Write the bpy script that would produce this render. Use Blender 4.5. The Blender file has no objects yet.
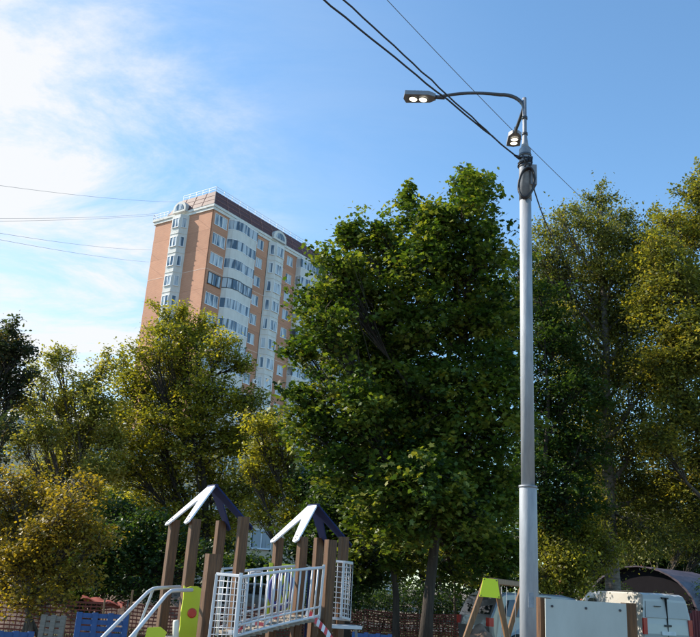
import bpy, bmesh, math, random
import numpy as np
from mathutils import Vector, Matrix
rnd = random.Random(7)
rng = np.random.default_rng(7)
S = bpy.context.scene
COL = S.collection
PI = math.pi
rad = math.radians

# ------------------------------------------------------------------ camera
EYE = 1.7
PITCH, ROLL, FPX = rad(18.27), rad(3.66), 800.0
F_ = Vector((0, math.cos(PITCH), math.sin(PITCH)))
R0 = Vector((1, 0, 0)); U0 = R0.cross(F_)
R_ = R0 * math.cos(ROLL) + U0 * math.sin(ROLL)
U_ = R_.cross(F_)
cam_d = bpy.data.cameras.new('camera'); cam = bpy.data.objects.new('camera', cam_d); COL.objects.link(cam)
cam.matrix_world = Matrix(((R_.x, U_.x, -F_.x, 0), (R_.y, U_.y, -F_.y, 0), (R_.z, U_.z, -F_.z, EYE), (0, 0, 0, 1)))
cam_d.sensor_width = 36; cam_d.lens = 36 * FPX / 700; cam_d.clip_end = 5000; cam_d.clip_start = .1
S.camera = cam

# ------------------------------------------------------------------ sky and sun
SUN_AZ, SUN_EL = rad(-75), rad(35)
W = bpy.data.worlds.new('World'); S.world = W; W.use_nodes = True
nt = W.node_tree; nt.nodes.clear(); L = nt.links
def N(t, **k):
    n = nt.nodes.new(t)
    for a, b in k.items(): setattr(n, a, b)
    return n
sky = N('ShaderNodeTexSky', sky_type='NISHITA', sun_disc=False, sun_elevation=SUN_EL, sun_rotation=SUN_AZ)
sky.air_density = 1.0; sky.dust_density = 0.2; sky.ozone_density = 1.2; sky.altitude = 150
tc = N('ShaderNodeTexCoord')
sep = N('ShaderNodeSeparateXYZ'); L.new(tc.outputs['Generated'], sep.inputs[0])
def M_(op, a, b=None, c=None):
    n = N('ShaderNodeMath', operation=op)
    for i, v in enumerate((a, b, c)):
        if v is None: continue
        if isinstance(v, (int, float)): n.inputs[i].default_value = v
        else: L.new(v, n.inputs[i])
    return n.outputs[0]
zc = M_('ADD', M_('MAXIMUM', sep.outputs[2], 0.0), 0.12)
cx_ = M_('DIVIDE', sep.outputs[0], zc); cy_ = M_('DIVIDE', sep.outputs[1], zc)
cmb = N('ShaderNodeCombineXYZ'); L.new(cx_, cmb.inputs[0]); L.new(cy_, cmb.inputs[1])
mp = N('ShaderNodeMapping'); mp.inputs['Rotation'].default_value = (0, 0, rad(-50)); mp.inputs['Scale'].default_value = (.6, 1.3, 1)
L.new(cmb.outputs[0], mp.inputs[0])
n1 = N('ShaderNodeTexNoise'); n1.inputs['Scale'].default_value = 1.7; n1.inputs['Detail'].default_value = 12; n1.inputs['Roughness'].default_value = .68; n1.inputs['Distortion'].default_value = .6
L.new(mp.outputs[0], n1.inputs[0])
n2 = N('ShaderNodeTexNoise'); n2.inputs['Scale'].default_value = .55; n2.inputs['Detail'].default_value = 5
L.new(cmb.outputs[0], n2.inputs[0])
# thin cloud veil lies towards the sun side of the sky
ca, ce = rad(-33), rad(19)
gd = (math.sin(ca) * math.cos(ce), math.cos(ca) * math.cos(ce), math.sin(ce))
vd = N('ShaderNodeVectorMath', operation='DOT_PRODUCT'); L.new(tc.outputs['Generated'], vd.inputs[0]); vd.inputs[1].default_value = gd
dotw = M_('ADD', vd.outputs['Value'], M_('MULTIPLY', M_('SUBTRACT', n1.outputs[0], .5), .12))
mr = N('ShaderNodeMapRange', interpolation_type='SMOOTHSTEP'); L.new(dotw, mr.inputs[0]); mr.inputs[1].default_value = .89; mr.inputs[2].default_value = .99
mr2 = N('ShaderNodeMapRange', interpolation_type='SMOOTHSTEP'); L.new(n1.outputs[0], mr2.inputs[0]); mr2.inputs[1].default_value = .32; mr2.inputs[2].default_value = .66
cl = M_('MULTIPLY', mr.outputs[0], M_('ADD', M_('MULTIPLY', mr2.outputs[0], .70), M_('MULTIPLY', mr.outputs[0], .40)))
mr3 = N('ShaderNodeMapRange', interpolation_type='SMOOTHSTEP'); L.new(vd.outputs['Value'], mr3.inputs[0]); mr3.inputs[1].default_value = .70; mr3.inputs[2].default_value = 1.0
veil = M_('MULTIPLY', mr3.outputs[0], M_('ADD', M_('MULTIPLY', mr2.outputs[0], .16), .02))
fac = M_('MINIMUM', M_('ADD', cl, veil), .96)
tint = N('ShaderNodeMixRGB', blend_type='MULTIPLY'); tint.inputs[0].default_value = 1; L.new(sky.outputs[0], tint.inputs[1]); tint.inputs[2].default_value = (.72, .93, 1.0, 1)
mix = N('ShaderNodeMixRGB'); L.new(fac, mix.inputs[0]); L.new(tint.outputs[0], mix.inputs[1]); mix.inputs[2].default_value = (3.55, 3.6, 3.65, 1)
bg = N('ShaderNodeBackground'); bg.inputs[1].default_value = 0.15
L.new(mix.outputs[0], bg.inputs[0])
wo = N('ShaderNodeOutputWorld'); L.new(bg.outputs[0], wo.inputs[0])
sl = bpy.data.lights.new('sun', 'SUN'); sun = bpy.data.objects.new('sun', sl); COL.objects.link(sun)
sl.energy = 4.6; sl.angle = rad(.55); sl.color = (1, .90, .76)
sd = Vector((math.sin(SUN_AZ) * math.cos(SUN_EL), math.cos(SUN_AZ) * math.cos(SUN_EL), math.sin(SUN_EL)))
sun.rotation_euler = sd.to_track_quat('Z', 'Y').to_euler(); sun.location = (-30, 10, 40)
S.view_settings.view_transform = 'Standard'; S.view_settings.look = 'None'; S.view_settings.gamma = 1
S.view_settings.exposure = 0.85

# ------------------------------------------------------------------ helpers
def ray(x, y): return F_ + R_ * ((x - 350) / FPX) + U_ * ((318.5 - y) / FPX)
def at(x, y, Y):
    d = ray(x, y); k = Y / d.y
    return Vector((d.x * k, Y, EYE + d.z * k))
def pxm(x, y, Y):                       # metres per pixel there
    d = ray(x, y); return (Y / d.y) / FPX
def tag(o, label=None, cat=None, group=None, kind=None):
    if label: o['label'] = label
    if cat: o['category'] = cat
    if group: o['group'] = group
    if kind: o['kind'] = kind
    return o
def empty(name, loc=(0, 0, 0), rz=0, **k):
    o = bpy.data.objects.new(name, None); COL.objects.link(o); o.location = loc; o.rotation_euler = (0, 0, rz)
    o.empty_display_size = .2
    return tag(o, **k)
def link(name, me, parent=None, loc=(0, 0, 0), rot=(0, 0, 0)):
    o = bpy.data.objects.new(name, me); COL.objects.link(o); o.location = loc; o.rotation_euler = rot
    if parent: o.parent = parent
    return o
class MB:
    def __init__(s): s.v = []; s.f = []; s.sm = []
    def add(s, vs, fs, smooth=False):
        n = len(s.v); s.v += [tuple(v) for v in vs]; s.f += [tuple(i + n for i in f) for f in fs]; s.sm += [smooth] * len(fs); return s
    def box(s, a, b):
        (x0, y0, z0), (x1, y1, z1) = a, b
        return s.add([(x0, y0, z0), (x1, y0, z0), (x1, y1, z0), (x0, y1, z0), (x0, y0, z1), (x1, y0, z1), (x1, y1, z1), (x0, y1, z1)],
                     [(0, 3, 2, 1), (4, 5, 6, 7), (0, 1, 5, 4), (1, 2, 6, 5), (2, 3, 7, 6), (3, 0, 4, 7)])
    def bar(s, a, b, w, h, up=(0, 0, 1), bev=0):  # rectangular bar
        a = Vector(a); b = Vector(b); d = (b - a).normalized(); up = Vector(up)
        if abs(d.dot(up)) > .97: up = Vector((math.cos(bev), math.sin(bev), 0))
        x = d.cross(up).normalized(); y = x.cross(d).normalized()
        c = min(w, h) * .12
        prof = [(-w/2+c, -h/2), (w/2-c, -h/2), (w/2, -h/2+c), (w/2, h/2-c), (w/2-c, h/2), (-w/2+c, h/2), (-w/2, h/2-c), (-w/2, -h/2+c)]
        vs = [p + x * q[0] + y * q[1] for p in (a, b) for q in prof]
        fs = [(i, (i+1) % 8, 8 + (i+1) % 8, 8 + i) for i in range(8)] + [tuple(reversed(range(8))), tuple(range(8, 16))]
        return s.add(vs, fs)
    def tube(s, pts, r, n=10, cap=True):
        pts = [Vector(p) for p in pts]; rs = r if isinstance(r, (list, tuple)) else [r] * len(pts)
        vs = []; ref = None
        for i, p in enumerate(pts):
            d = (pts[min(i+1, len(pts)-1)] - pts[max(i-1, 0)]).normalized()
            if ref is None: ref = Vector((0, 0, 1)) if abs(d.z) < .9 else Vector((1, 0, 0))
            x = d.cross(ref).normalized(); y = x.cross(d).normalized(); ref = y
            vs += [p + (x * math.cos(2*PI*k/n) + y * math.sin(2*PI*k/n)) * rs[i] for k in range(n)]
        fs = [(i*n+k, i*n+(k+1) % n, (i+1)*n+(k+1) % n, (i+1)*n+k) for i in range(len(pts)-1) for k in range(n)]
        s.add(vs, fs, True)
        if cap:
            m = len(s.v) - len(vs)
            s.f += [tuple(m + k for k in reversed(range(n))), tuple(m + (len(pts)-1)*n + k for k in range(n))]; s.sm += [False, False]
        return s
    def prism(s, poly, a, b):            # poly of 3D points, extruded by vector from a to b offsets
        n = len(poly); a = Vector(a); b = Vector(b)
        vs = [Vector(p) + a for p in poly] + [Vector(p) + b for p in poly]
        return s.add(vs, [tuple(reversed(range(n))), tuple(range(n, 2*n))] + [(i, (i+1) % n, n + (i+1) % n, n + i) for i in range(n)])
    def mesh(s, name, mat):
        me = bpy.data.meshes.new(name); me.from_pydata(s.v, [], s.f); me.polygons.foreach_set('use_smooth', s.sm)
        bm = bmesh.new(); bm.from_mesh(me); bmesh.ops.recalc_face_normals(bm, faces=bm.faces); bm.to_mesh(me); bm.free()
        if mat: me.materials.append(mat)
        me.update(); return me
    def build(s, name, mat, parent=None, loc=(0, 0, 0), rot=(0, 0, 0)):
        return link(name, s.mesh(name, mat), parent, loc, rot)

def mat(name, col, rough=.6, metal=0, var=.15, scale=3, bump=0, bscale=40, col2=None, spec=.5, coat=0, stretch=None, detail=6):
    m = bpy.data.materials.new(name); m.use_nodes = True; t = m.node_tree; p = t.nodes['Principled BSDF']
    p.inputs['Roughness'].default_value = rough; p.inputs['Metallic'].default_value = metal
    p.inputs['Specular IOR Level'].default_value = spec; p.inputs['Coat Weight'].default_value = coat
    tcn = t.nodes.new('ShaderNodeTexCoord'); mpn = t.nodes.new('ShaderNodeMapping'); t.links.new(tcn.outputs['Object'], mpn.inputs[0])
    if stretch: mpn.inputs['Scale'].default_value = stretch
    nz = t.nodes.new('ShaderNodeTexNoise'); nz.inputs['Scale'].default_value = scale; nz.inputs['Detail'].default_value = detail; nz.inputs['Roughness'].default_value = .62
    t.links.new(mpn.outputs[0], nz.inputs[0])
    rp = t.nodes.new('ShaderNodeValToRGB'); rp.color_ramp.elements[0].position = .3; rp.color_ramp.elements[1].position = .7
    c2 = col2 or tuple(c * (1 + var) for c in col); c1 = tuple(c * (1 - var) for c in col) if not col2 else col
    rp.color_ramp.elements[0].color = (*c1, 1); rp.color_ramp.elements[1].color = (*c2, 1)
    t.links.new(nz.outputs[0], rp.inputs[0]); t.links.new(rp.outputs[0], p.inputs['Base Color'])
    if bump:
        n_ = t.nodes.new('ShaderNodeTexNoise'); n_.inputs['Scale'].default_value = bscale; n_.inputs['Detail'].default_value = 4
        t.links.new(mpn.outputs[0], n_.inputs[0])
        b = t.nodes.new('ShaderNodeBump'); b.inputs['Strength'].default_value = bump; b.inputs['Distance'].default_value = .02
        t.links.new(n_.outputs[0], b.inputs['Height']); t.links.new(b.outputs[0], p.inputs['Normal'])
    return m
def emis(name, col, st):
    m = bpy.data.materials.new(name); m.use_nodes = True; p = m.node_tree.nodes['Principled BSDF']
    p.inputs['Base Color'].default_value = (*col, 1); p.inputs['Emission Color'].default_value = (*col, 1); p.inputs['Emission Strength'].default_value = st
    return m
def brick_mat(name, c1, c2, mortar, sc=1.0):
    m = bpy.data.materials.new(name); m.use_nodes = True; t = m.node_tree; p = t.nodes['Principled BSDF']; p.inputs['Roughness'].default_value = .85
    g = t.nodes.new('ShaderNodeTexCoord'); mp_ = t.nodes.new('ShaderNodeMapping'); mp_.inputs['Rotation'].default_value = (rad(90), 0, 0)
    t.links.new(g.outputs['Object'], mp_.inputs[0])
    b = t.nodes.new('ShaderNodeTexBrick'); b.inputs['Scale'].default_value = sc; b.inputs['Brick Width'].default_value = .5; b.inputs['Row Height'].default_value = .16; b.inputs['Mortar Size'].default_value = .012
    b.inputs['Color1'].default_value = (*c1, 1); b.inputs['Color2'].default_value = (*c2, 1); b.inputs['Mortar'].default_value = (*mortar, 1)
    t.links.new(mp_.outputs[0], b.inputs[0])
    oi = t.nodes.new('ShaderNodeObjectInfo'); nz = t.nodes.new('ShaderNodeTexNoise'); nz.inputs['Scale'].default_value = .7; nz.inputs['Detail'].default_value = 5
    t.links.new(g.outputs['Object'], nz.inputs[0])
    ad = t.nodes.new('ShaderNodeMath'); ad.operation = 'ADD'; t.links.new(oi.outputs['Random'], ad.inputs[0]); t.links.new(nz.outputs[0], ad.inputs[1])
    mr_ = t.nodes.new('ShaderNodeMapRange'); mr_.inputs[1].default_value = 0; mr_.inputs[2].default_value = 2; mr_.inputs[3].default_value = .80; mr_.inputs[4].default_value = 1.2
    t.links.new(ad.outputs[0], mr_.inputs[0])
    mu = t.nodes.new('ShaderNodeVectorMath'); mu.operation = 'SCALE'; t.links.new(b.outputs[0], mu.inputs[0]); t.links.new(mr_.outputs[0], mu.inputs['Scale'])
    t.links.new(mu.outputs[0], p.inputs['Base Color'])
    return m
def glass_mat(name, dark, light, rough=.06, curtain=True):
    m = bpy.data.materials.new(name); m.use_nodes = True; t = m.node_tree; p = t.nodes['Principled BSDF']
    p.inputs['Roughness'].default_value = rough; p.inputs['Specular IOR Level'].default_value = .9
    if curtain:
        g = t.nodes.new('ShaderNodeTexCoord'); oi = t.nodes.new('ShaderNodeObjectInfo')
        mp_ = t.nodes.new('ShaderNodeMapping'); mp_.inputs['Scale'].default_value = (2.2, .2, .25); t.links.new(g.outputs['Object'], mp_.inputs[0])
        sc_ = t.nodes.new('ShaderNodeVectorMath'); sc_.operation = 'ADD'; t.links.new(mp_.outputs[0], sc_.inputs[0])
        ml = t.nodes.new('ShaderNodeMath'); ml.operation = 'MULTIPLY'; ml.inputs[1].default_value = 57; t.links.new(oi.outputs['Random'], ml.inputs[0])
        t.links.new(ml.outputs[0], sc_.inputs[1])
        nz = t.nodes.new('ShaderNodeTexNoise'); nz.inputs['Scale'].default_value = 1; nz.inputs['Detail'].default_value = 2; t.links.new(sc_.outputs[0], nz.inputs[0])
        rp = t.nodes.new('ShaderNodeValToRGB'); rp.color_ramp.elements[0].position = .42; rp.color_ramp.elements[1].position = .54
        rp.color_ramp.elements[0].color = (*dark, 1); rp.color_ramp.elements[1].color = (*light, 1)
        t.links.new(nz.outputs[0], rp.inputs[0]); t.links.new(rp.outputs[0], p.inputs['Base Color'])
    else: p.inputs['Base Color'].default_value = (*dark, 1)
    return m

MT = {}
MT['ground'] = mat('packed earth', (.10, .075, .055), .95, scale=.8, col2=(.20, .15, .11), bump=.5, bscale=9)
MT['asphalt'] = mat('asphalt', (.05, .05, .052), .9, scale=2, bump=.3, bscale=60)
MT['white'] = mat('white plaster', (.58, .58, .55), .8, var=.13, scale=1.6, stretch=(1, 1, .25))
MT['cream'] = mat('cream plaster', (.60, .50, .36), .85, var=.08, scale=.5)
MT['brick'] = brick_mat('orange brick tiles', (.50, .235, .135), (.45, .205, .118), (.47, .31, .23))
MT['brick_dull'] = brick_mat('red brick tiles', (.40, .15, .09), (.34, .12, .075), (.38, .26, .2))
MT['band'] = mat('pale joint band', (.62, .45, .36), .85, var=.05)
MT['core'] = mat('grey concrete', (.3, .27, .25), .9)
MT['frame'] = mat('white window plastic', (.72, .74, .75), .4, var=.04)
MT['darkframe'] = mat('dark brown window frame', (.05, .045, .045), .4)
MT['pane'] = glass_mat('window glass with curtains', (.035, .06, .09), (.42, .46, .48))
MT['mansard'] = mat('maroon roof sheet', (.095, .038, .036), .6, var=.2, scale=2)
MT['rail'] = mat('pale roof railing', (.55, .57, .6), .5, metal=.2)
MT['galv'] = mat('galvanised steel', (.23, .245, .27), .6, metal=.12, col2=(.35, .37, .395), scale=3.5, stretch=(3, 3, .6), bump=.12, bscale=25)
MT['galv_dull'] = mat('dull galvanised steel', (.17, .18, .20), .55, metal=.3, col2=(.28, .29, .31), scale=12, bump=.1)
MT['arm'] = mat('dark grey painted steel', (.07, .075, .085), .4, metal=.4)
MT['lampcase'] = mat('lamp housing', (.05, .05, .06), .45, metal=.2)
MT['lampgrey'] = mat('grey lamp housing', (.22, .23, .25), .45, metal=.3)
MT['led'] = emis('lit lamp', (1, .90, .70), 1.15)
MT['wire'] = mat('black cable', (.02, .02, .025), .6)
MT['thinwire'] = mat('thin grey wire', (.16, .17, .2), .6)
MT['wood'] = mat('glazed brown timber', (.040, .016, .005), .65, col2=(.155, .068, .022), scale=5, stretch=(9, 9, .6), bump=.35, bscale=9)
MT['plank'] = mat('weathered plank', (.16, .13, .10), .8, col2=(.28, .24, .19), scale=4, stretch=(1, 8, 8))
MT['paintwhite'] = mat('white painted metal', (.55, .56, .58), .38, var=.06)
MT['boardglare'] = mat('roof board sun glare', (.70, .72, .78), .35, var=.06)  # white stands in for sun glare on the blue boards
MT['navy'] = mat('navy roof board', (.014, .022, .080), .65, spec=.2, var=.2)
MT['lime'] = mat('lime green board', (.50, .58, .025), .42, var=.06, scale=2)
MT['yellow'] = mat('bright yellow green board', (.68, .80, .02), .42, var=.04)
MT['red'] = mat('red plastic', (.50, .05, .03), .4)
MT['purple'] = mat('purple blue plastic', (.05, .05, .22), .5)
MT['bolt'] = mat('dark bolt', (.04, .04, .05), .4, metal=.5)
MT['blue'] = mat('blue paint', (.022, .075, .22), .55, var=.2, scale=5)
MT['net'] = mat('orange red net', (.20, .036, .02), .6, var=.25, scale=2)
MT['tarp_red'] = mat('red tarp', (.24, .05, .035), .7)
MT['tape_red'] = mat('red tape', (.6, .05, .05), .4); MT['tape_white'] = mat('white tape', (.75, .72, .72), .4)
MT['panel'] = mat('pale grey blue board', (.39, .42, .40), .5, var=.12, scale=2.2, stretch=(1.5, 1, .5))
MT['vanpaint'] = mat('white van paint', (.46, .445, .41), .35, var=.05, scale=1, coat=.5)
MT['silver'] = mat('silver car paint', (.17, .17, .175), .3, metal=.5, coat=.6, var=.05)
MT['teal'] = mat('pale teal car paint', (.28, .42, .42), .3, metal=.3, coat=.6, var=.05)
MT['carglass'] = glass_mat('tinted car glass', (.012, .015, .018), (0, 0, 0), .05, False)
MT['rubber'] = mat('rubber', (.02, .02, .02), .8); MT['rim'] = mat('alloy rim', (.35, .36, .37), .35, metal=.8)
MT['trim'] = mat('black trim', (.02, .02, .022), .5)
MT['taillight'] = mat('red lamp lens', (.45, .02, .02), .15, coat=.6)
MT['headlight'] = mat('clear lamp lens', (.6, .62, .65), .1, coat=.6)
MT['plate'] = mat('number plate white', (.7, .7, .7), .4)
MT['plum'] = mat('plum metal sheet', (.03, .022, .032), .45, metal=.1, col2=(.11, .085, .11), scale=2.2, stretch=(1, 1, 1), bump=.5, bscale=5)
MT['plumdark'] = mat('dark gable sheet', (.012, .011, .014), .95, spec=.1)
MT['redfence'] = mat('dark red corrugated sheet', (.20, .03, .035), .5)
MT['bark'] = mat('dark bark', (.022, .017, .013), .95, col2=(.055, .043, .034), scale=6, stretch=(3, 3, .5), bump=.9, bscale=14)
MT['birchbark'] = mat('pale bark', (.045, .036, .03), .95, col2=(.21, .185, .155), scale=4, stretch=(1, 1, 3), bump=.5, bscale=12)
MT['bark_grey'] = mat('grey brown bark', (.04, .032, .026), .95, col2=(.11, .09, .07), scale=6, stretch=(3, 3, .5), bump=.8, bscale=14)
MT['dirt'] = mat('heaped soil', (.13, .085, .06), .95, col2=(.26, .18, .14), scale=3, bump=.8, bscale=12)
MT['roofgrey'] = mat('grey flat roof', (.2, .2, .21), .9)

# ------------------------------------------------------------------ ground
g = MB(); n = 40
vs = []; fs = []
for i in range(n+1):
    for j in range(n+1):
        x = -1 + 2*i/n; y = -1 + 2*j/n
        X = math.copysign(abs(x)**3, x) * 900; Y = math.copysign(abs(y)**3, y) * 900 + 30
        vs.append((X, Y, 0))
for i in range(n):
    for j in range(n):
        a = i*(n+1)+j; fs.append((a, a+n+1, a+n+2, a+1))
g.add(vs, fs); tag(g.build('ground', MT['ground']), kind='structure')
r = MB(); r.add([(-80, 33, .004), (80, 33, .004), (80, 41, .004), (-80, 41, .004)], [(0, 1, 2, 3)])
tag(r.build('road', MT['asphalt']), kind='structure')
k_ = MB().box((-80, 32.85, 0), (80, 32.996, .13)); tag(k_.build('kerb', MT['core']), kind='structure')
# sparse grass tufts over the worn ground
def grass(n, x0, x1, y0, y1):
    c = np.stack([rng.uniform(x0, x1, n), rng.uniform(y0, y1, n), np.zeros(n)], 1)
    a = rng.uniform(0, 2*PI, n); h = rng.uniform(.05, .16, n); w = .012
    dx = np.stack([np.cos(a), np.sin(a), np.zeros(n)], 1) * w
    tip = c + np.stack([rng.normal(0, .04, n), rng.normal(0, .04, n), h], 1)
    V = np.stack([c - dx, c + dx, tip], 1).reshape(-1, 3)
    me = bpy.data.meshes.new('grass'); me.vertices.add(3*n); me.vertices.foreach_set('co', V.ravel())
    me.loops.add(3*n); me.loops.foreach_set('vertex_index', np.arange(3*n)); me.polygons.add(n); me.polygons.foreach_set('loop_start', np.arange(0, 3*n, 3))
    me.update(); me.materials.append(mat('grass blades', (.05, .09, .02), .7, col2=(.13, .14, .04), scale=.6))
    tag(link('grass', me), 'thin worn grass growing on the bare earth', kind='stuff')
grass(60000, -14, 16, 14, 32.8)

# ------------------------------------------------------------------ apartment block
FH = 2.8
def make_block(name, B, az, brick, floors, secs, label, depth=10.9, z0=.2, scheme='full'):
    root = empty(name, (B[0], B[1], z0), rad(90 - az), label=label, cat='apartment building')
    H = floors * FH; cache = {}
    def panel_mesh(w, hole):
        key = ('p', round(w, 2), hole)
        if key not in cache:
            m = MB(); h = FH - .016; a = -w/2 + .008; b = w/2 - .008
            if hole:
                x0, x1, zz0, zz1 = hole
                m.box((a, 0, 0), (x0, .14, h)).box((x1, 0, 0), (b, .14, h)).box((x0, 0, 0), (x1, .14, zz0)).box((x0, 0, zz1), (x1, .14, h))
            else: m.box((a, 0, 0), (b, .14, h))
            cache[key] = m.mesh('wall_panel', brick)
        return cache[key]
    def window_mesh(w, h, mull, fm):
        key = ('w', w, h, mull, fm.name)
        if key not in cache:
            m = MB(); t = .07
            m.box((-w/2, -.03, 0), (w/2, .06, t)).box((-w/2, -.03, h-t), (w/2, .06, h)).box((-w/2, -.03, t), (-w/2+t, .06, h-t)).box((w/2-t, -.03, t), (w/2, .06, h-t))
            for f in mull: m.box((-w/2 + w*f - .045, -.025, t), (-w/2 + w*f + .045, .055, h-t))
            m.box((-w/2-.06, -.12, -.05), (w/2+.06, -.03, 0.0))
            q = MB(); q.add([(-w/2+t, .03, t), (w/2-t, .03, t), (w/2-t, .03, h-t), (-w/2+t, .03, h-t)], [(0, 1, 2, 3)])
            cache[key] = (m.mesh('window', fm), q.mesh('pane', MT['pane']))
        return cache[key]
    def window(face, s, z, w, h, mull=(.5,), out=0, fm=None, rz=0, open_=False):
        a, b = window_mesh(w, h, mull, fm or MT['frame'])
        o = link('window', a, root); place(o, face, s, out, z); o.rotation_euler.z += rz
        p = link('pane', b, o)
        return o
    def place(o, face, s, out, z):
        if face == 'R': o.location = (s, -out, z); o.rotation_euler = (0, 0, 0)
        else: o.location = (-out, s, z); o.rotation_euler = (0, 0, -PI/2)
    def panels(face, s0, s1, hole=None, skip=()):
        me = panel_mesh(s1 - s0, hole)
        for f in range(floors):
            o = link('wall_panel', me, root); place(o, face, (s0 + s1)/2, .14, f*FH + .015)
    LEN = secs * 26.4
    MB().box((.02, .02, 0), (LEN, depth, H - .02)).build('core_wall', brick if scheme != 'full' else MT['core'], root)
    MB().box((-.1, -.1, -z0), (LEN+.1, depth+.1, 0)).build('plinth', MT['core'], root)
    # pale bands at every third floor joint
    for f in range(2, floors, 3):
        m = MB().box((0, -.155, f*FH - .05), (LEN, -.0, f*FH + .03)) ; m.build('joint_band', MT['band'], root)
        m = MB().box((-.155, 0, f*FH - .05), (-.0, depth, f*FH + .03)); m.build('joint_band', MT['band'], root)
    def bay(face, s, w, deep, win_w, win_z=.75, lowf=1.55, top=0, mull=(.5,)):
        c = w * .24
        poly = [(-w/2, 0), (-w/2 + c, -deep), (w/2 - c, -deep), (w/2, 0)]
        m = MB().prism([(x, y, 0) for x, y in poly], (0, 0, 0), (0, 0, H + top)); o = m.build('bay_wall', MT['white'], root); place(o, face, s, .14, 0)
        for f in range(floors):
            window(face, s, f*FH + win_z, win_w, lowf, mull, out=.14 + deep + .035)
            for sg in (-1, 1):                      # slim lights on the canted sides
                a = math.atan2(deep, c) * sg
                ww = window_mesh(.62, lowf, (), MT['frame'])
                o2 = link('window', ww[0], root)
                offx = sg * (w/2 - c/2 + .03 * math.sin(abs(a))); out = .14 + deep/2 + .03
                if face == 'R': o2.location = (s + offx, -out, f*FH + win_z); o2.rotation_euler = (0, 0, a)
                else: o2.location = (-out, s - offx, f*FH + win_z); o2.rotation_euler = (0, 0, -PI/2 + a)
                link('pane', ww[1], o2)
        # ledges
        for f in range(1, floors):
            k = 1.03; m = MB().prism([(x*k, y*1.05 - .01, 0) for x, y in poly], (0, 0, -.04), (0, 0, .04)); o = m.build('ledge', MT['white'], root); place(o, face, s, .14, f*FH)
        # arched dormer above
        arc = [(-w*.42, 0, 0)] + [(-w*.42*math.cos(t), 0, .5 + 1.1*math.sin(t)) for t in np.linspace(0, PI, 11)] + [(w*.42, 0, 0)]
        m = MB().prism(arc, (0, -deep*.75, H + .55), (0, .9, H + .55)); o = m.build('dormer', MT['white'], root); place(o, face, s, .14, 0)
        arc = [(-w*.3*math.cos(t), 0, .35 + .95*math.sin(t)) for t in np.linspace(0, PI, 11)]
        m = MB().prism(arc, (0, -deep*.75 - .03, H + .5), (0, -deep*.75 + .04, H + .5)); d = m.build('dormer_window', MT['pane'], o)
    # balcony plan (x from inner end), outward distance
    plan = [(0, 0), (.35, .62), (1.0, 1.0), (2.1, 1.12), (3.3, .86), (5.1, .80), (5.25, 0)]
    bc = {}
    def balcony(s, flip, f, var):
        key = (flip, var)
        if key not in bc:
            pl = [((-x if flip else x), -y) for x, y in plan]
            wall = MB(); wall.prism([(x, y, 0) for x, y in pl], (0, 0, -.02), (0, 0, 1.12))
            fr = MB(); pn = MB(); zt = 2.62
            for (x0, y0), (x1, y1) in zip(pl[:-1], pl[1:]):
                p0 = Vector((x0, y0, 0)); p1 = Vector((x1, y1, 0)); L_ = (p1 - p0).length; k = max(1, round(L_/.75))
                for q in (1.17, zt - .05): fr.bar(p0 + Vector((0, 0, q)), p1 + Vector((0, 0, q)), .07, .09)
                for i in range(k+1):
                    p = p0.lerp(p1, i/k); fr.bar(p + Vector((0, 0, 1.12)), p + Vector((0, 0, zt)), .06, .06)
                pn.add([p0 + Vector((0, 0, 1.2)), p1 + Vector((0, 0, 1.2)), p1 + Vector((0, 0, zt-.1)), p0 + Vector((0, 0, zt-.1))], [(0, 1, 2, 3)])
            cap = MB().prism([(x*1.0, y*1.03, 0) for x, y in pl], (0, 0, zt), (0, 0, FH - .021))
            bc[key] = (wall.mesh('balcony', MT['white']), fr.mesh('glazing_frame', MT['darkframe'] if var else MT['frame']), pn.mesh('pane', MT['pane']), cap.mesh('balcony_slab', MT['white']))
        a, b, c, d = bc[key]; o = link('balcony', a, root, (s, -.14, f*FH)); link('glazing_frame', b, o); link('pane', c, o); link('balcony_slab', d, o)
    if scheme == 'full':
        # left end face
        panels('L', 0, 4.3); panels('L', 7.1, depth); bay('L', 5.7, 2.9, 1.0, 1.25, .9, 1.45)
        for sct in range(secs):
            for mir in (0, 1):
                X = lambda a: sct*26.4 + (26.4 - a if mir else a)
                lo = lambda a, b: tuple(sorted((X(a), X(b))))
                panels('R', *lo(0, 3.05), hole=(-1.2, 1.2, .85, 2.5) if not mir else (-1.2, 1.2, .85, 2.5))
                panels('R', *lo(8.2, 11.4), hole=(-.7, .7, .85, 2.35))
                if not mir: panels('R', 14.9 + sct*26.4, 15.001 + sct*26.4)
                for f in range(floors):
                    dark = (not mir and f == floors - 4 and sct == 0)
                    window('R', X(1.52), f*FH + .87, 2.4, 1.65, (.34, .67), out=.10 if not dark else .2, fm=MT['darkframe'] if dark else None)
                    window('R', X(9.8), f*FH + .87, 1.4, 1.5, (.5,) if f % 3 else (.38,), out=.06)
                    balcony(X(3.0), bool(mir), f, dark or (mir and f % 5 == 2))
            # middle bay
            bay('R', 13.2 + sct*26.4, 3.4, .85, 1.5, .8, 1.55)
        for (s, f) in ((8.35, 13), (8.3, 16), (11.25, 9), (8.4, 10), (11.3, 5)):
            m = MB().box((-.4, -.45, 0), (.4, -.16, .55)); o = m.build('air_conditioner', MT['frame'], root, (s, 0, f*FH + 1.2))
            MB().tube([(0, -.455, .28), (0, -.47, .28)], .2, 14).build('fan_grille', MT['trim'], o)
    # cornice
    c = MB()
    for (o, z0_, z1_) in ((.30, H - .02, H + .38), (.42, H + .382, H + .75)):
        c.box((-o, -o, z0_), (LEN + o, depth + o, z1_))
    c.build('cornice', MT['white'], root)
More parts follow.
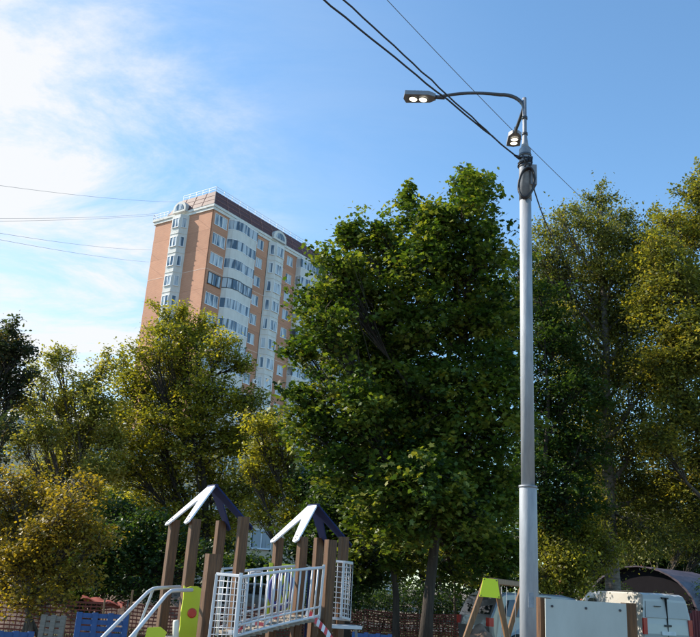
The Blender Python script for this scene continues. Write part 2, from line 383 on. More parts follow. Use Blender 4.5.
    if scheme == 'full':
        # mansard skirt with ribs
        ins = .75; z0m = H + .752; z1m = H + 3.0
        sk = MB(); dl = depth * .62
        sk.add([(-.45, -.45, z0m), (LEN+.45, -.45, z0m), (LEN+.2, -.45+ins, z1m), (-.45+ins, -.45+ins, z1m)], [(0, 1, 2, 3)])
        sk.add([(-.45, -.45, z0m), (-.45+ins, -.45+ins, z1m), (-.45+ins, dl, z1m), (-.45, dl+1.7, z0m)], [(0, 1, 2, 3)])
        sk.add([(-.45+ins, -.45+ins, z1m), (LEN+.2, -.45+ins, z1m), (LEN+.2, dl, z1m), (-.45+ins, dl, z1m)], [(0, 1, 2, 3)])
        sk.add([(-.45+ins, dl, z1m), (LEN+.2, dl, z1m), (LEN+.45, dl+1.7, z0m), (-.45, dl+1.7, z0m)], [(0, 1, 2, 3)])
        sk.add([(LEN+.45, -.45, z0m), (LEN+.45, dl+1.7, z0m), (LEN+.2, dl, z1m), (LEN+.2, -.45+ins, z1m)], [(0, 1, 2, 3)])
        sk.build('mansard_roof', MT['mansard'], root)
        rb = MB().bar((-.47, -.47, z0m), (-.47+ins, -.47+ins, z1m), .09, .09); rb.build('roof_rib', MT['band'], root)
        rib = MB().bar((0, -.475, z0m), (0, -.475+ins, z1m), .06, .06).mesh('roof_rib', mat('rib paint', (.30, .16, .14), .6))
        for i in range(1, int(LEN/2.4)): link('roof_rib', rib, root, (i*2.4, 0, 0))
        rib2 = MB().bar((-.475, 0, z0m), (-.475+ins, 0, z1m), .06, .06).mesh('roof_rib', rib.materials[0])
        for i in range(1, 4): link('roof_rib', rib2, root, (0, i*1.9, 0))
        band = MB()
        for q in (.33, .66):
            yy = -.47 + ins*q; zz = z0m + (z1m - z0m)*q; band.bar((yy, yy, zz), (LEN, yy, zz), .05, .05); band.bar((yy, yy, zz), (yy, dl, zz), .05, .05)
        band.build('roof_rib', rib.materials[0], root)
        fl = MB().box((-.2+ins, -.2+ins, z1m), (LEN+.1, dl, z1m+.12)); fl.build('roof_cap', MT['rail'], root)
        rl = MB()
        def railing(a, b, z, n_):
            a = Vector((*a, z)); b = Vector((*b, z))
            for h in (.35, .7): rl.bar(a + Vector((0, 0, h)), b + Vector((0, 0, h)), .05, .05)
            for i in range(n_+1):
                p = a.lerp(b, i/n_); rl.bar(p, p + Vector((0, 0, .74)), .05, .05)
        railing((.5, .5), (LEN, .5), z1m+.12, int(LEN/1.6)); railing((.5, .5), (.5, dl-.1), z1m+.12, 5)
        railing((-.4, dl+1.6), (-.4, depth+.4), H+.75, 4); railing((-.4, depth+.4), (10, depth+.4), H+.75, 8)
        rl.build('roof_railing', MT['rail'], root)
    else:
        for sct in range(int(LEN // 3.3)):
            for f in range(floors):
                fl_ = window('R', sct*3.3 + 1.7, f*FH + .85, 1.7, 1.5, (.5,), out=.035)
        for v in np.arange(2, depth, 3.3):
            for f in range(floors): window('L', v, f*FH + .85, 1.5, 1.5, (.5,), out=.035)
        MB().box((-.3, -.3, H+.752), (LEN+.3, depth+.3, H+1.0)).build('roof', MT['roofgrey'], root)
    return root, H
u_az = 35
make_block('apartment_tower', (-19.1, 97.2), u_az, MT['brick'], 17, 2, 'tall orange brick apartment tower with white bays and a maroon mansard roof')

# lower blocks seen through the trees
b2 = at(700, 600, 62)
make_block('brick_block', (25.0, 66), 62, MT['brick_dull'], 3, 1, 'low red brick block with white windows glimpsed behind the right hand trees', scheme='low')
make_block('cream_block', (-27.0, 62), 78, MT['cream'], 4, 1, 'pale cream block half hidden behind the yellow leaved trees at left', scheme='low')

# ------------------------------------------------------------------ trees
def leaf_mat(name, cols, trans=.42, rough=.5):
    m = bpy.data.materials.new(name); m.use_nodes = True; t = m.node_tree; p = t.nodes['Principled BSDF']
    a = t.nodes.new('ShaderNodeAttribute'); a.attribute_name = 'tint'
    rp = t.nodes.new('ShaderNodeValToRGB'); el = rp.color_ramp.elements
    while len(el) < len(cols): el.new(.5)
    for i, c in enumerate(cols): el[i].position = i/(len(cols)-1); el[i].color = (*c, 1)
    t.links.new(a.outputs['Fac'], rp.inputs[0]); t.links.new(rp.outputs[0], p.inputs['Base Color'])
    p.inputs['Roughness'].default_value = rough; p.inputs['Specular IOR Level'].default_value = .35
    tr = t.nodes.new('ShaderNodeBsdfTranslucent')
    sc = t.nodes.new('ShaderNodeMixRGB'); sc.blend_type = 'MULTIPLY'; sc.inputs[0].default_value = 1; sc.inputs[2].default_value = (1.6, 1.55, .5, 1)
    t.links.new(rp.outputs[0], sc.inputs[1]); t.links.new(sc.outputs[0], tr.inputs[0])
    mx = t.nodes.new('ShaderNodeMixShader'); mx.inputs[0].default_value = trans
    t.links.new(p.outputs[0], mx.inputs[1]); t.links.new(tr.outputs[0], mx.inputs[2]); t.links.new(mx.outputs[0], t.nodes['Material Output'].inputs[0])
    return m
LEAF = {
 'maple': [(0, -.5, 0), (.18, -.18, .02), (.5, -.12, -.04), (.27, .1, .03), (.34, .42, -.03), (.0, .55, .02), (-.34, .42, -.03), (-.27, .1, .03), (-.5, -.12, -.04), (-.18, -.18, .02)],
 'oval': [(0, -.5, 0), (.27, -.1, .05), (.2, .3, .03), (0, .5, -.03), (-.2, .3, .03), (-.27, -.1, .05)],
 'small': [(0, -.5, 0), (.3, 0, .07), (0, .5, 0), (-.3, 0, .07)],
}
def leaf_mesh(name, C, size, tint, shape, m, up=.55, droop=0):
    T = np.array(LEAF[shape]); k = len(T); n = len(C)
    nrm = rng.normal(0, 1, (n, 3)); nrm[:, 2] = np.abs(nrm[:, 2]) * (1 - droop) + up * 1.3 * (1 - droop); nrm /= np.linalg.norm(nrm, axis=1)[:, None]
    a = rng.normal(0, 1, (n, 3)); a[:, 2] -= droop*2; b = np.cross(nrm, a); b /= np.linalg.norm(b, axis=1)[:, None]; a = np.cross(b, nrm)
    s = size[:, None, None]
    V = C[:, None, :] + s * (T[None, :, 0:1] * b[:, None, :] + T[None, :, 1:2] * a[:, None, :] + T[None, :, 2:3] * nrm[:, None, :])
    me = bpy.data.meshes.new(name); me.vertices.add(n*k); me.vertices.foreach_set('co', V.astype(np.float32).ravel())
    me.loops.add(n*k); me.loops.foreach_set('vertex_index', np.arange(n*k, dtype=np.int32))
    me.polygons.add(n); me.polygons.foreach_set('loop_start', np.arange(0, n*k, k, dtype=np.int32))
    at_ = me.attributes.new('tint', 'FLOAT', 'FACE'); at_.data.foreach_set('value', np.clip(tint, 0, 1).astype(np.float32))
    me.update(); me.materials.append(m); return me
def curve_pts(a, b, n, wob, bow=Vector((0, 0, 0))):
    pts = []
    for i in range(n+1):
        t = i/n; p = a.lerp(b, t) + bow * (4*t*(1-t))
        if 0 < i < n: p += Vector((rnd.gauss(0, wob), rnd.gauss(0, wob), rnd.gauss(0, wob*.5)))
        pts.append(p)
    return pts
def tree(name, Y, trunk_px, trunk_top, r0, lobes, leaf, m, bark, n_leaf, size, label, cat='tree', group=None, crad=.42, flat=.55, tilt=None,
         per=36, jitter=.16, tips=None, droop=0, stems=1, tbias=.5, tspread=.2, shell=.45, limbs=14):
    """lobes: (px, py, r_px[, dY]) -> real ellipsoids; branches run from the trunk to every lobe, twigs to every leaf spray"""
    base = at(*trunk_px, Y); base.z = 0
    top = at(*trunk_top, Y)
    root = empty(name, base, label=label, cat=cat, group=group)
    Lb = []
    for l in lobes:
        px, py, rp = l[:3]; dY = l[3] if len(l) > 3 else rnd.uniform(-1, 1) * 1.1
        c = at(px, py, Y + dY); rr = rp * pxm(px, py, Y + dY)
        Lb.append((c - base, rr, (l[4] if len(l) > 4 else 1.0)))
    # trunk
    tp = curve_pts(Vector((0, 0, -.1)), top - base, 9, r0*.35)
    H = (top - base).z
    rs = [r0 * (1.35 if i == 0 else 1) * (1 - .86*(i/9)**1.1) for i in range(10)]
    tm = MB().tube(tp, rs, 12)
    for s_ in range(1, stems):
        q = Vector((rnd.uniform(-.25, .25), rnd.uniform(-.2, .2), 0)); e = (top - base) * rnd.uniform(.6, .85) + Vector((rnd.uniform(-1, 1), rnd.uniform(-.6, .6), 0))
        tm.tube(curve_pts(q, e, 7, r0*.4), [r0 * .8 * (1 - .85*i/7) for i in range(8)], 9)
    tm.build('trunk', bark, root)
    vol = sum(r**2.3 * w for _, r, w in Lb)
    Cs = []; Tn = []; k = 0
    for (c, rr, w) in sorted(Lb, key=lambda q: -q[1]):
        nl = n_leaf * rr**2.3 * w / vol; nc = max(4, int(nl/per))
        # limb
        hz = min(max(.30*H, c.z - 1.15*math.hypot(c.x, c.y) - .4*rr), H*.92)
        i = min(8, int(hz/H*9)); a = tp[i].lerp(tp[i+1], hz/H*9 - i)
        br = rs[i] * .5
        bm_ = MB(); k += 1
        e = c + Vector((0, 0, .2*rr))
        bp = curve_pts(a, e, 6, rr*.06, Vector((0, 0, -.08*(e - a).length)))
        big = k <= limbs
        bm_.tube(bp, [max(.012, br*(1 - .85*j/6)) for j in range(7)], 7 if big else 5)
        d = rng.normal(0, 1, (nc, 3)); d /= np.linalg.norm(d, axis=1)[:, None]
        rad_ = shell + (1 - shell) * rng.random(nc)**.7
        rad_ *= 1 + rng.normal(0, jitter, nc)
        P = np.array(c)[None] + d * (rad_ * rr)[:, None] * np.array([1, 1, .95])
        P = P[P[:, 2] > .25]
        for q in P[:: (1 if len(P) < 60 else 2)]:
            s0 = bp[rnd.choice((3, 4, 5, 6))]; q = Vector(q); md = s0.lerp(q, .5) + Vector((rnd.gauss(0, .07), rnd.gauss(0, .07), .06*rr))
            bm_.tube([s0, md, q], [.022, .014, .006], 3, cap=False)
        bm_.build('branch', bark, root)
        for q in P:
            n_ = max(3, int(per * rnd.uniform(.45, 1.6))); cr = crad * rnd.uniform(.6, 1.35)
            o = rng.normal(0, .5, (n_, 3)) * cr; o[:, 2] *= flat
            if droop: o[:, 2] -= np.abs(rng.normal(0, .5, n_)) * droop
            Cs.append(q[None] + o)
            tt = tbias + rnd.gauss(0, tspread) ; Tn.append(tt + rng.normal(0, .12, n_))
    if tips:                                # loose sprays that break the outline
        for (px, py, ln) in tips:
            c = at(px, py, Y) - base; tw = MB(); near = min(Lb, key=lambda q: (q[0] - c).length)[0]
            tw.tube(curve_pts(near, c, 4, .05), [.02, .017, .013, .009, .005], 4); tw.build('twig', bark, root)
            for t in np.linspace(.35, 1, 9):
                n_ = int(8*ln); q = near.lerp(c, t); Cs.append(np.array(q)[None] + rng.normal(0, .11, (n_, 3))); Tn.append(tbias + rng.normal(.05, .15, n_))
    C = np.concatenate(Cs); tn = np.concatenate(Tn)
    C = C[:]; ok = C[:, 2] > .1; C = C[ok]; tn = tn[ok]
    sz = size * np.clip(rng.lognormal(-.05, .33, len(C)), .4, 1.5)
    me = leaf_mesh('crown', C, sz, tn, leaf, m, droop=min(.8, droop))
    cr_ = link('crown', me, root); cr_['kind'] = 'stuff'
    return root
GREEN = leaf_mat('maple leaves', [(.016, .036, .008), (.044, .086, .014), (.115, .160, .026), (.22, .225, .04)])
DKGREEN = leaf_mat('dark leaves', [(.018, .038, .012), (.035, .070, .018), (.070, .110, .026)])
OLIVE = leaf_mat('olive birch leaves', [(.045, .056, .016), (.105, .12, .030), (.22, .225, .05), (.36, .29, .05)])
YELLOW = leaf_mat('yellowing leaves', [(.075, .085, .02), (.18, .185, .032), (.33, .32, .045), (.44, .35, .045)])
ORANGE = leaf_mat('golden leaves', [(.08, .08, .016), (.19, .145, .022), (.30, .215, .028), (.34, .25, .04)])
BLUEG = leaf_mat('blue green leaves', [(.02, .035, .022), (.04, .06, .035), (.10, .075, .035)])
AIRY = leaf_mat('airy leaves', [(.10, .12, .04), (.19, .21, .055), (.30, .29, .07), (.38, .32, .09)])
RUST = leaf_mat('rusty leaves', [(.07, .05, .02), (.15, .09, .035), (.24, .14, .05)])

tree('maple_tree', 22, (424, 660), (462, 205), .155,
     [(470, 192, 24), (462, 222, 30), (408, 212, 17), (432, 222, 22), (352, 240, 19), (378, 238, 20), (335, 270, 26), (312, 300, 18), (326, 325, 30), (303, 350, 20), (306, 395, 24), (310, 430, 24),
      (350, 290, 34), (392, 262, 34), (430, 260, 36), (478, 262, 34), (492, 235, 14), (500, 300, 26), (470, 320, 44), (410, 320, 46), (360, 350, 44), (350, 410, 42), (400, 390, 48), (455, 390, 48),
      (497, 370, 32), (500, 430, 34), (450, 450, 44), (395, 460, 44), (345, 465, 32), (320, 455, 18), (372, 515, 34), (430, 510, 34, 1.8), (485, 490, 40), (440, 500, 30, -1.6), (405, 525, 28, -1.2), (465, 520, 26, -1.5), (425, 480, 34, -2), (385, 490, 28, -1.5), (355, 550, 20, 1.5), (400, 555, 24, 2), (480, 545, 32, 1.5), (508, 560, 24, 2), (450, 575, 18, 2.5)],
     'maple', GREEN, MT['bark'], 100000, .122, 'tall dark green maple left of the lamp post, behind the railed ramp', per=34, crad=.36, flat=.62, jitter=.25, tbias=.5, tspread=.24,
     tips=[(409, 184, 3), (356, 224, 3), (492, 178, 2), (465, 170, 4), (340, 226, 3)])
tree('dark_tree', 27, (547, 640), (545, 330), .14,
     [(538, 300, 26), (552, 345, 32), (525, 380, 30), (572, 395, 34), (540, 430, 36), (580, 455, 32), (530, 480, 34), (570, 500, 34), (540, 530, 30), (508, 330, 22), (515, 265, 18)],
     'oval', DKGREEN, MT['bark'], 30000, .13, 'dark green tree directly behind the lamp post', per=34)
tree('birch_tree', 30, (614, 640), (600, 210), .30,
     [(598, 203, 14), (545, 228, 15), (560, 214, 12), (578, 212, 14), (622, 220, 16), (640, 240, 18), (655, 236, 15), (650, 270, 26), (540, 290, 24), (600, 232, 22), (584, 222, 12), (565, 235, 16), (548, 262, 22), (560, 285, 26), (590, 262, 26), (622, 240, 18), (618, 270, 28), (600, 310, 38), (565, 330, 30), (640, 310, 30), (620, 360, 42, 1.0, .85), (580, 375, 36),
      (650, 370, 34), (600, 420, 40, 1.0, .8), (645, 430, 36), (575, 440, 30), (620, 480, 36, 1.0, .9), (532, 252, 13), (527, 292, 16), (548, 320, 22), (655, 490, 30), (585, 500, 28), (640, 530, 24), (600, 535, 24)],
     'small', OLIVE, MT['birchbark'], 125000, .105, 'tall olive green birch right of the lamp post with a forked trunk', per=48, crad=.5, flat=.9, droop=.45, jitter=.24, tbias=.38, tspread=.24,
     tips=[(603, 181, 3), (585, 195, 3), (618, 196, 2), (560, 212, 2), (572, 208, 2), (630, 214, 3)], shell=.3)
tree('yellowing_tree', 28, (728, 640), (700, 230), .24,
     [(702, 195, 20), (668, 225, 14), (694, 235, 28), (660, 250, 20), (640, 268, 16), (672, 280, 30), (705, 290, 34), (648, 305, 24), (685, 335, 36), (715, 360, 36), (665, 370, 30), (690, 410, 36), (660, 440, 26), (705, 460, 36), (675, 490, 30), (700, 520, 26)],
     'oval', OLIVE, MT['bark_grey'], 80000, .11, 'olive and yellow tree at the right edge of the view', per=40, crad=.48, jitter=.22, tbias=.52, tspread=.26, tips=[(690, 178, 3), (650, 212, 2), (655, 205, 2), (698, 162, 3), (672, 190, 2)], shell=.3)
tree('ash_tree', 30, (211, 640), (196, 345), .17,
     [(160, 330, 15), (178, 322, 18), (200, 332, 20), (150, 352, 20), (182, 358, 28), (222, 350, 20), (238, 368, 16), (125, 372, 16), (140, 390, 26), (175, 395, 32), (212, 392, 30), (245, 400, 20), (262, 425, 18), (118, 420, 24), (150, 430, 32),
      (192, 435, 34), (235, 440, 28), (265, 460, 16), (125, 465, 30), (165, 475, 34), (215, 480, 32), (250, 490, 24), (140, 515, 30), (185, 520, 30), (228, 525, 24), (170, 550, 26), (132, 550, 24)],
     'oval', YELLOW, MT['bark'], 80000, .11, 'yellow green ash standing before the brick tower', per=38, crad=.44, jitter=.22, tbias=.45, tspread=.26, shell=.3, tips=[(150, 302, 3), (185, 303, 3), (265, 395, 2), (122, 350, 3), (277, 412, 2), (205, 312, 2)])
tree('young_ash_tree', 28, (92, 640), (72, 375), .10,
     [(58, 362, 16, 0, .6), (40, 380, 14, 0, .6), (84, 385, 20, 0, .8), (104, 368, 14, 0, .7), (30, 405, 18), (62, 405, 22), (98, 408, 22), (45, 432, 20), (80, 435, 24), (110, 440, 18), (20, 440, 18), (65, 462, 22), (98, 470, 22), (38, 475, 20), (85, 500, 24)],
     'oval', AIRY, MT['bark_grey'], 34000, .10, 'sparse pale green young tree with sky showing through, left of the ash', per=28, crad=.42, jitter=.28, tbias=.6, tspread=.22, shell=.15, tips=[(57, 347, 3), (30, 362, 3), (72, 350, 2), (108, 350, 3), (45, 352, 2)])
tree('poplar_tree', 25, (-14, 640), (-2, 345), .12,
     [(8, 338, 13), (18, 352, 13), (2, 362, 20), (24, 378, 10), (10, 392, 16), (-10, 345, 14), (-10, 385, 16), (-8, 425, 16), (8, 425, 12), (-8, 465, 14)],
     'oval', BLUEG, MT['bark'], 11000, .11, 'dark blue green tree cut by the left edge of the view', per=30, jitter=.22, tips=[(16, 320, 3), (33, 350, 2), (34, 372, 2)])
tree('golden_shrub', 19.5, (28, 650), (25, 510), .07,
     [(15, 488, 22), (42, 500, 24), (70, 505, 22), (10, 522, 26), (45, 535, 28), (82, 530, 22), (15, 560, 24), (50, 565, 22), (100, 540, 16), (30, 590, 20), (65, 580, 18), (5, 590, 18), (22, 602, 16, -.8), (58, 600, 15, -.8), (88, 575, 14, -.5), (-18, 500, 26), (-20, 545, 28), (85, 480, 12)],
     'oval', ORANGE, MT['bark_grey'], 24000, .08, 'golden orange shrub behind the orange netting at far left', cat='shrub', per=30, crad=.36, jitter=.2, stems=4, tbias=.5, shell=.3)
tree('lilac_bush', 23, (95, 650), (100, 540), .07,
     [(62, 575, 20), (90, 560, 22), (118, 545, 24), (140, 560, 22), (75, 592, 14), (105, 580, 20), (150, 530, 22), (118, 515, 20), (165, 565, 18), (48, 590, 12), (135, 585, 14), (180, 545, 18), (160, 590, 14), (85, 600, 14), (200, 560, 16)],
     'oval', DKGREEN, MT['bark'], 22000, .095, 'dark green bush beside the golden shrub, behind the blue pallet', cat='bush', per=34, stems=5, tbias=.55, shell=.3)
tree('rowan_tree', 27, (303, 650), (285, 440), .09,
     [(258, 425, 13), (278, 432, 13), (268, 450, 18), (290, 462, 16), (252, 470, 14), (275, 485, 20), (300, 490, 18), (262, 510, 18), (290, 520, 18), (312, 520, 16)],
     'oval', YELLOW, MT['bark_grey'], 13000, .11, 'small yellow green tree with a leaning stem behind the two play towers', per=26, jitter=.25, shell=.25, tbias=.5)
tree('dark_undertree', 25, (348, 650), (335, 500), .11,
     [(310, 485, 18), (335, 495, 20), (322, 520, 22), (350, 530, 24), (300, 545, 18), (330, 560, 20), (365, 565, 24), (345, 590, 16)],
     'oval', DKGREEN, MT['bark'], 15000, .12, 'small dark green tree between the second play tower and the maple', per=30)
tree('thin_maple_tree', 24, (396, 650), (388, 420), .11,
     [(372, 430, 26), (398, 400, 28), (410, 440, 26), (380, 480, 26), (405, 500, 22)],
     'maple', GREEN, MT['bark'], 7000, .15, 'slender maple with a sawn pale scar, left of the thick maple trunk', per=26)
tree('willow_shrub', 27, (566, 650), (572, 530), .07,
     [(548, 528, 18), (568, 520, 18), (590, 530, 20), (558, 552, 20), (582, 560, 18), (545, 572, 16), (605, 552, 16), (570, 580, 14), (540, 500, 14)],
     'small', YELLOW, MT['bark_grey'], 17000, .10, 'light yellow green shrub between the lamp post and the birch trunk', cat='shrub', per=34, droop=.4, stems=4, tbias=.3, shell=.3)
tree('elder_shrub', 39, (660, 650), (655, 520), .08,
     [(640, 515, 20), (665, 525, 20), (690, 530, 18), (650, 545, 14), (625, 552, 12), (680, 548, 12), (705, 545, 16)],
     'small', OLIVE, MT['bark_grey'], 14000, .11, 'brownish shrub above the plum shelter roof', cat='shrub', per=34, droop=.3, stems=3, tbias=.4)
tree('sunlit_sapling', 31, (455, 650), (452, 520), .06,
     [(445, 480, 18), (438, 520, 20), (452, 555, 18), (430, 560, 16), (470, 575, 14), (425, 430, 16), (480, 530, 16)],
     'oval', YELLOW, MT['bark_grey'], 9000, .11, 'light green sapling glimpsed behind the thick maple trunk', per=26, tbias=.2)
# the row of trees across the road
back = [(-70, 47, 60, 470), (30, 50, 70, 500), (110, 46, 60, 480), (180, 52, 60, 500), (250, 48, 40, 545), (345, 50, 55, 470), (420, 46, 60, 450), (500, 52, 60, 440), (575, 47, 60, 440), (650, 50, 45, 500), (735, 48, 60, 430)]
bl = ['background tree across the road behind the far left shrubs', 'background tree across the road behind the sparse young tree', 'background tree across the road behind the lilac bush',
      'background tree across the road behind the first play tower', 'low background tree across the road behind the ramp railing', 'background tree across the road behind the second play tower',
      'background tree across the road behind the thick maple trunk', 'background tree across the road behind the yellow swing plate', 'background tree across the road just right of the lamp post',
      'background tree across the road behind the white van', 'background tree across the road beyond the right edge shelter']
for (px, Y, rr, ty), lb in zip(back, bl):
    lob = []
    for q in range(11):
        x = px + rnd.uniform(-1, 1)*rr*.75; y = rnd.uniform(ty + 25, 585)
        lob.append((x, y, rr*rnd.uniform(.34, .5), rnd.uniform(-2, 2)))
    lob += [(px - rr*.4, 590, rr*.35), (px + rr*.4, 592, rr*.35), (px, ty + 22, rr*.35)]
    tree('background_tree', Y, (px, 640), (px + rnd.uniform(-8, 8), ty + 30), .17, lob, 'small', rnd.choice((DKGREEN, DKGREEN, OLIVE)), MT['bark'], 20000, .22, lb,
         group='row of trees across the road', per=26, crad=.7)

def hedge(x0, x1, Y, h, label):
    nn = int((x1 - x0)*2600); C = np.stack([rng.uniform(0, x1-x0, nn), rng.normal(0, .30, nn), np.abs(rng.uniform(.03, 1, nn))**.8], 1)
    C[:, 2] *= h*(1 + .13*np.sin(C[:, 0]*1.7) + .10*np.sin(C[:, 0]*4.3 + 1)) * rng.uniform(.8, 1.12, nn)
    root = empty('hedge', (x0, Y, 0), label=label, cat='hedge')
    o = link('foliage', leaf_mesh('foliage', C, .085*rng.uniform(.6, 1.3, nn), .35 + rng.normal(0, .2, nn), 'small', DKGREEN), root); o['kind'] = 'stuff'
    st = MB()
    for x in np.arange(.2, x1-x0, .45):
        for q in range(3): st.tube([(x, 0, 0), (x + rnd.gauss(0, .12), rnd.gauss(0, .1), h*.5), (x + rnd.gauss(0, .25), rnd.gauss(0, .2), h*.9)], [.018, .012, .006], 4)
    st.build('stem', MT['bark'], root)
hedge(-1.5, 9.0, 31.6, 1.62, 'clipped dark hedge along the kerb behind the orange netting and the maple trunk')
hedge(9.4, 24, 31.9, 2.0, 'taller dark hedge along the kerb behind the silver minivan and the white van')
hedge(-16, -4.2, 31.6, .85, 'low dark hedge along the kerb in front of the teal car')
# ------------------------------------------------------------------ vehicles
def car(name, loc, rz, prof, belt, width, paint, wheels, wr, wins, ws, rw, label, cat, tail=None, doors=(), nose=.86, hand=True):
    root = empty(name, loc, rz, label=label, cat=cat)
    hw = width/2
    zt = max(z for _, z in prof)
    def yy(x, z):
        t = max(0, (z - belt)/(zt - belt)); y = hw*(1 - .17*t*t)
        return y * (1 - .06 * max(0, (abs(x) - .38*Ltot)/(.12*Ltot)))
    Ltot = max(x for x, _ in prof) - min(x for x, _ in prof)
    # densify profile
    P = []
    for (a, b) in zip(prof, prof[1:] + prof[:1]):
        for t in (0, .25, .5, .75): P.append((a[0]*(1-t)+b[0]*t, a[1]*(1-t)+b[1]*t))
    n = len(P); cx = sum(p[0] for p in P)/n; cz = sum(p[1] for p in P)/n
    m = MB(); vs = []
    rings = [(-1, .955), (-.975, 1), (-.7, 1), (0, 1.0), (.7, 1), (.975, 1), (1, .955)]
    for (s_, k) in rings:
        for (x, z) in P:
            vs.append((cx + (x-cx)*(1 - (1-k)*.6), s_*yy(x, z), cz + (z-cz)*k + (.015 if abs(s_) < .5 and z > belt else 0)))
    fs = [(i*n+j, i*n+(j+1) % n, (i+1)*n+(j+1) % n, (i+1)*n+j) for i in range(len(rings)-1) for j in range(n)]
    fs += [tuple(range(n)), tuple(range((len(rings)-1)*n, len(rings)*n))]
    m.add(vs, fs, False); body = m.build('body', paint, root)
    for k in (-1, 1):
        for poly in wins:
            w_ = MB(); outer = [(x, k*(yy(x, z) + .004), z) for x, z in poly]; w_.prism(outer, (0, 0, 0), (0, -k*.02, 0)); w_.build('side_window', MT['carglass'], root)
        for x in wheels:
            t_ = MB().tube([(x, k*(hw-.2), wr), (x, k*(hw-.17), wr), (x, k*(hw+.0), wr), (x, k*(hw+.015), wr)], [wr*.93, wr, wr, wr*.93], 28); w = t_.build('tyre', MT['rubber'], root)
            MB().tube([(x, k*(hw-.1), wr), (x, k*(hw+.022), wr)], wr*.66, 18).build('rim', MT['rim'], w)
            for q in range(5):
                a = q*2*PI/5; MB().bar((x, k*(hw+.026), wr), (x+wr*.6*math.cos(a), k*(hw+.026), wr+wr*.6*math.sin(a)), .05, .012, up=(0, 1, 0)).build('spoke', MT['trim'], w)
        for dx in doors:
            s_ = MB().box((dx-.005, k*(hw+.001) - .004, .38), (dx+.005, k*(hw+.001)+.004, belt)); s_.build('door_seam', MT['trim'], root)
            if hand: MB().box((dx+.08, k*(hw) - .01, belt-.12), (dx+.26, k*(hw)+.035, belt-.08)).build('door_handle', paint, root)
    for q, mt_, nm in ((ws, 'carglass', 'windscreen'), (rw, 'carglass', 'rear_window')):
        if q:
            (x0, z0), (x1, z1) = q; a = yy(x0, z0)*.86; b = yy(x1, z1)*.84
            d = Vector((z1-z0, 0, x0-x1)).normalized() * (.014 if nm == 'windscreen' else -.014)
            if nm == 'windscreen' and d.x < 0: d = -d
            if nm == 'rear_window' and d.x > 0: d = -d
            w_ = MB().prism([Vector((x0, -a, z0)), Vector((x0, a, z0)), Vector((x1, b, z1)), Vector((x1, -b, z1))], d, d*-.5); w_.build(nm, MT[mt_], root)
    return root, yy
# white van seen from behind at an angle (x axis = forward)
vanprof = [(-2.4, .42), (-2.44, .75), (-2.42, 1.05), (-2.33, 1.80), (-2.25, 1.93), (-2.05, 1.985), (.7, 1.975), (1.02, 1.90), (1.75, 1.25), (2.35, 1.02), (2.5, .80), (2.5, .40), (2.0, .30), (-2.0, .30)]
vc = at(640, 640, 27)
van_pos = Vector((at(666, 600, 27.6).x - .6, 29.9, 0)); van_rz = rad(104)
van, vy = car('white_van', van_pos, van_rz, vanprof, 1.12, 1.9, MT['vanpaint'], (-1.6, 1.5), .34,
    [[(.45, 1.2), (.45, 1.72), (.80, 1.72), (1.35, 1.2)]], ((1.12, 1.80), (1.68, 1.3)), None,
    'white panel van behind the pale board, rear doors turned to the right', 'van', doors=(.35, 1.35, -.9))
# rear doors of the van
MB().box((-2.452, -.008, .5), (-2.33, .008, 1.86)).build('door_seam', MT['trim'], van)
for s in (-1, 1):
    d = MB().prism([(-2.425, s*.02, 1.24), (-2.425, s*.80, 1.24), (-2.352, s*.73, 1.74), (-2.352, s*.02, 1.74)], (-.012, 0, 0), (.02, 0, 0)); d.build('rear_door_panel', mat('van door panel', (.43, .415, .385), .35, var=.04), van)
    MB().box((-2.462, s*.84 - .07, .72), (-2.38, s*.84 + .07, 1.22)).build('tail_light', MT['taillight'], van)
    MB().box((-2.44, s*.90 - .02, 1.45), (-2.37, s*.90 + .02, 1.52)).build('hinge', MT['trim'], van)
    MB().box((1.25, s*1.0-.06, 1.2), (1.42, s*1.0+.1, 1.45)).build('wing_mirror', MT['trim'], van)
    MB().box((2.44, s*.7-.16, .72), (2.52, s*.7+.16, .92)).build('headlight', MT['headlight'], van)
    MB().tube([(-1.9, s*.68, 1.985), (-1.9, s*.68, 2.015), (.6, s*.68, 2.01), (.6, s*.68, 1.97)], .014, 6).build('roof_rail', MT['trim'], van)
MB().box((-2.38, -.12, 1.83), (-2.26, .12, 1.88)).build('brake_light', MT['trim'], van)
MB().box((-2.47, -.12, .98), (-2.41, .12, 1.04)).build('door_handle', MT['trim'], van)
MB().box((-2.475, -.26, .72), (-2.42, .26, .83)).build('number_plate', MT['plate'], van)
MB().box((-2.52, -.9, .42), (-2.36, .9, .62)).build('bumper', MT['trim'], van)
MB().box((-2.445, .22, 1.58), (-2.37, .46, 1.60)).build('badge', MT['trim'], van)
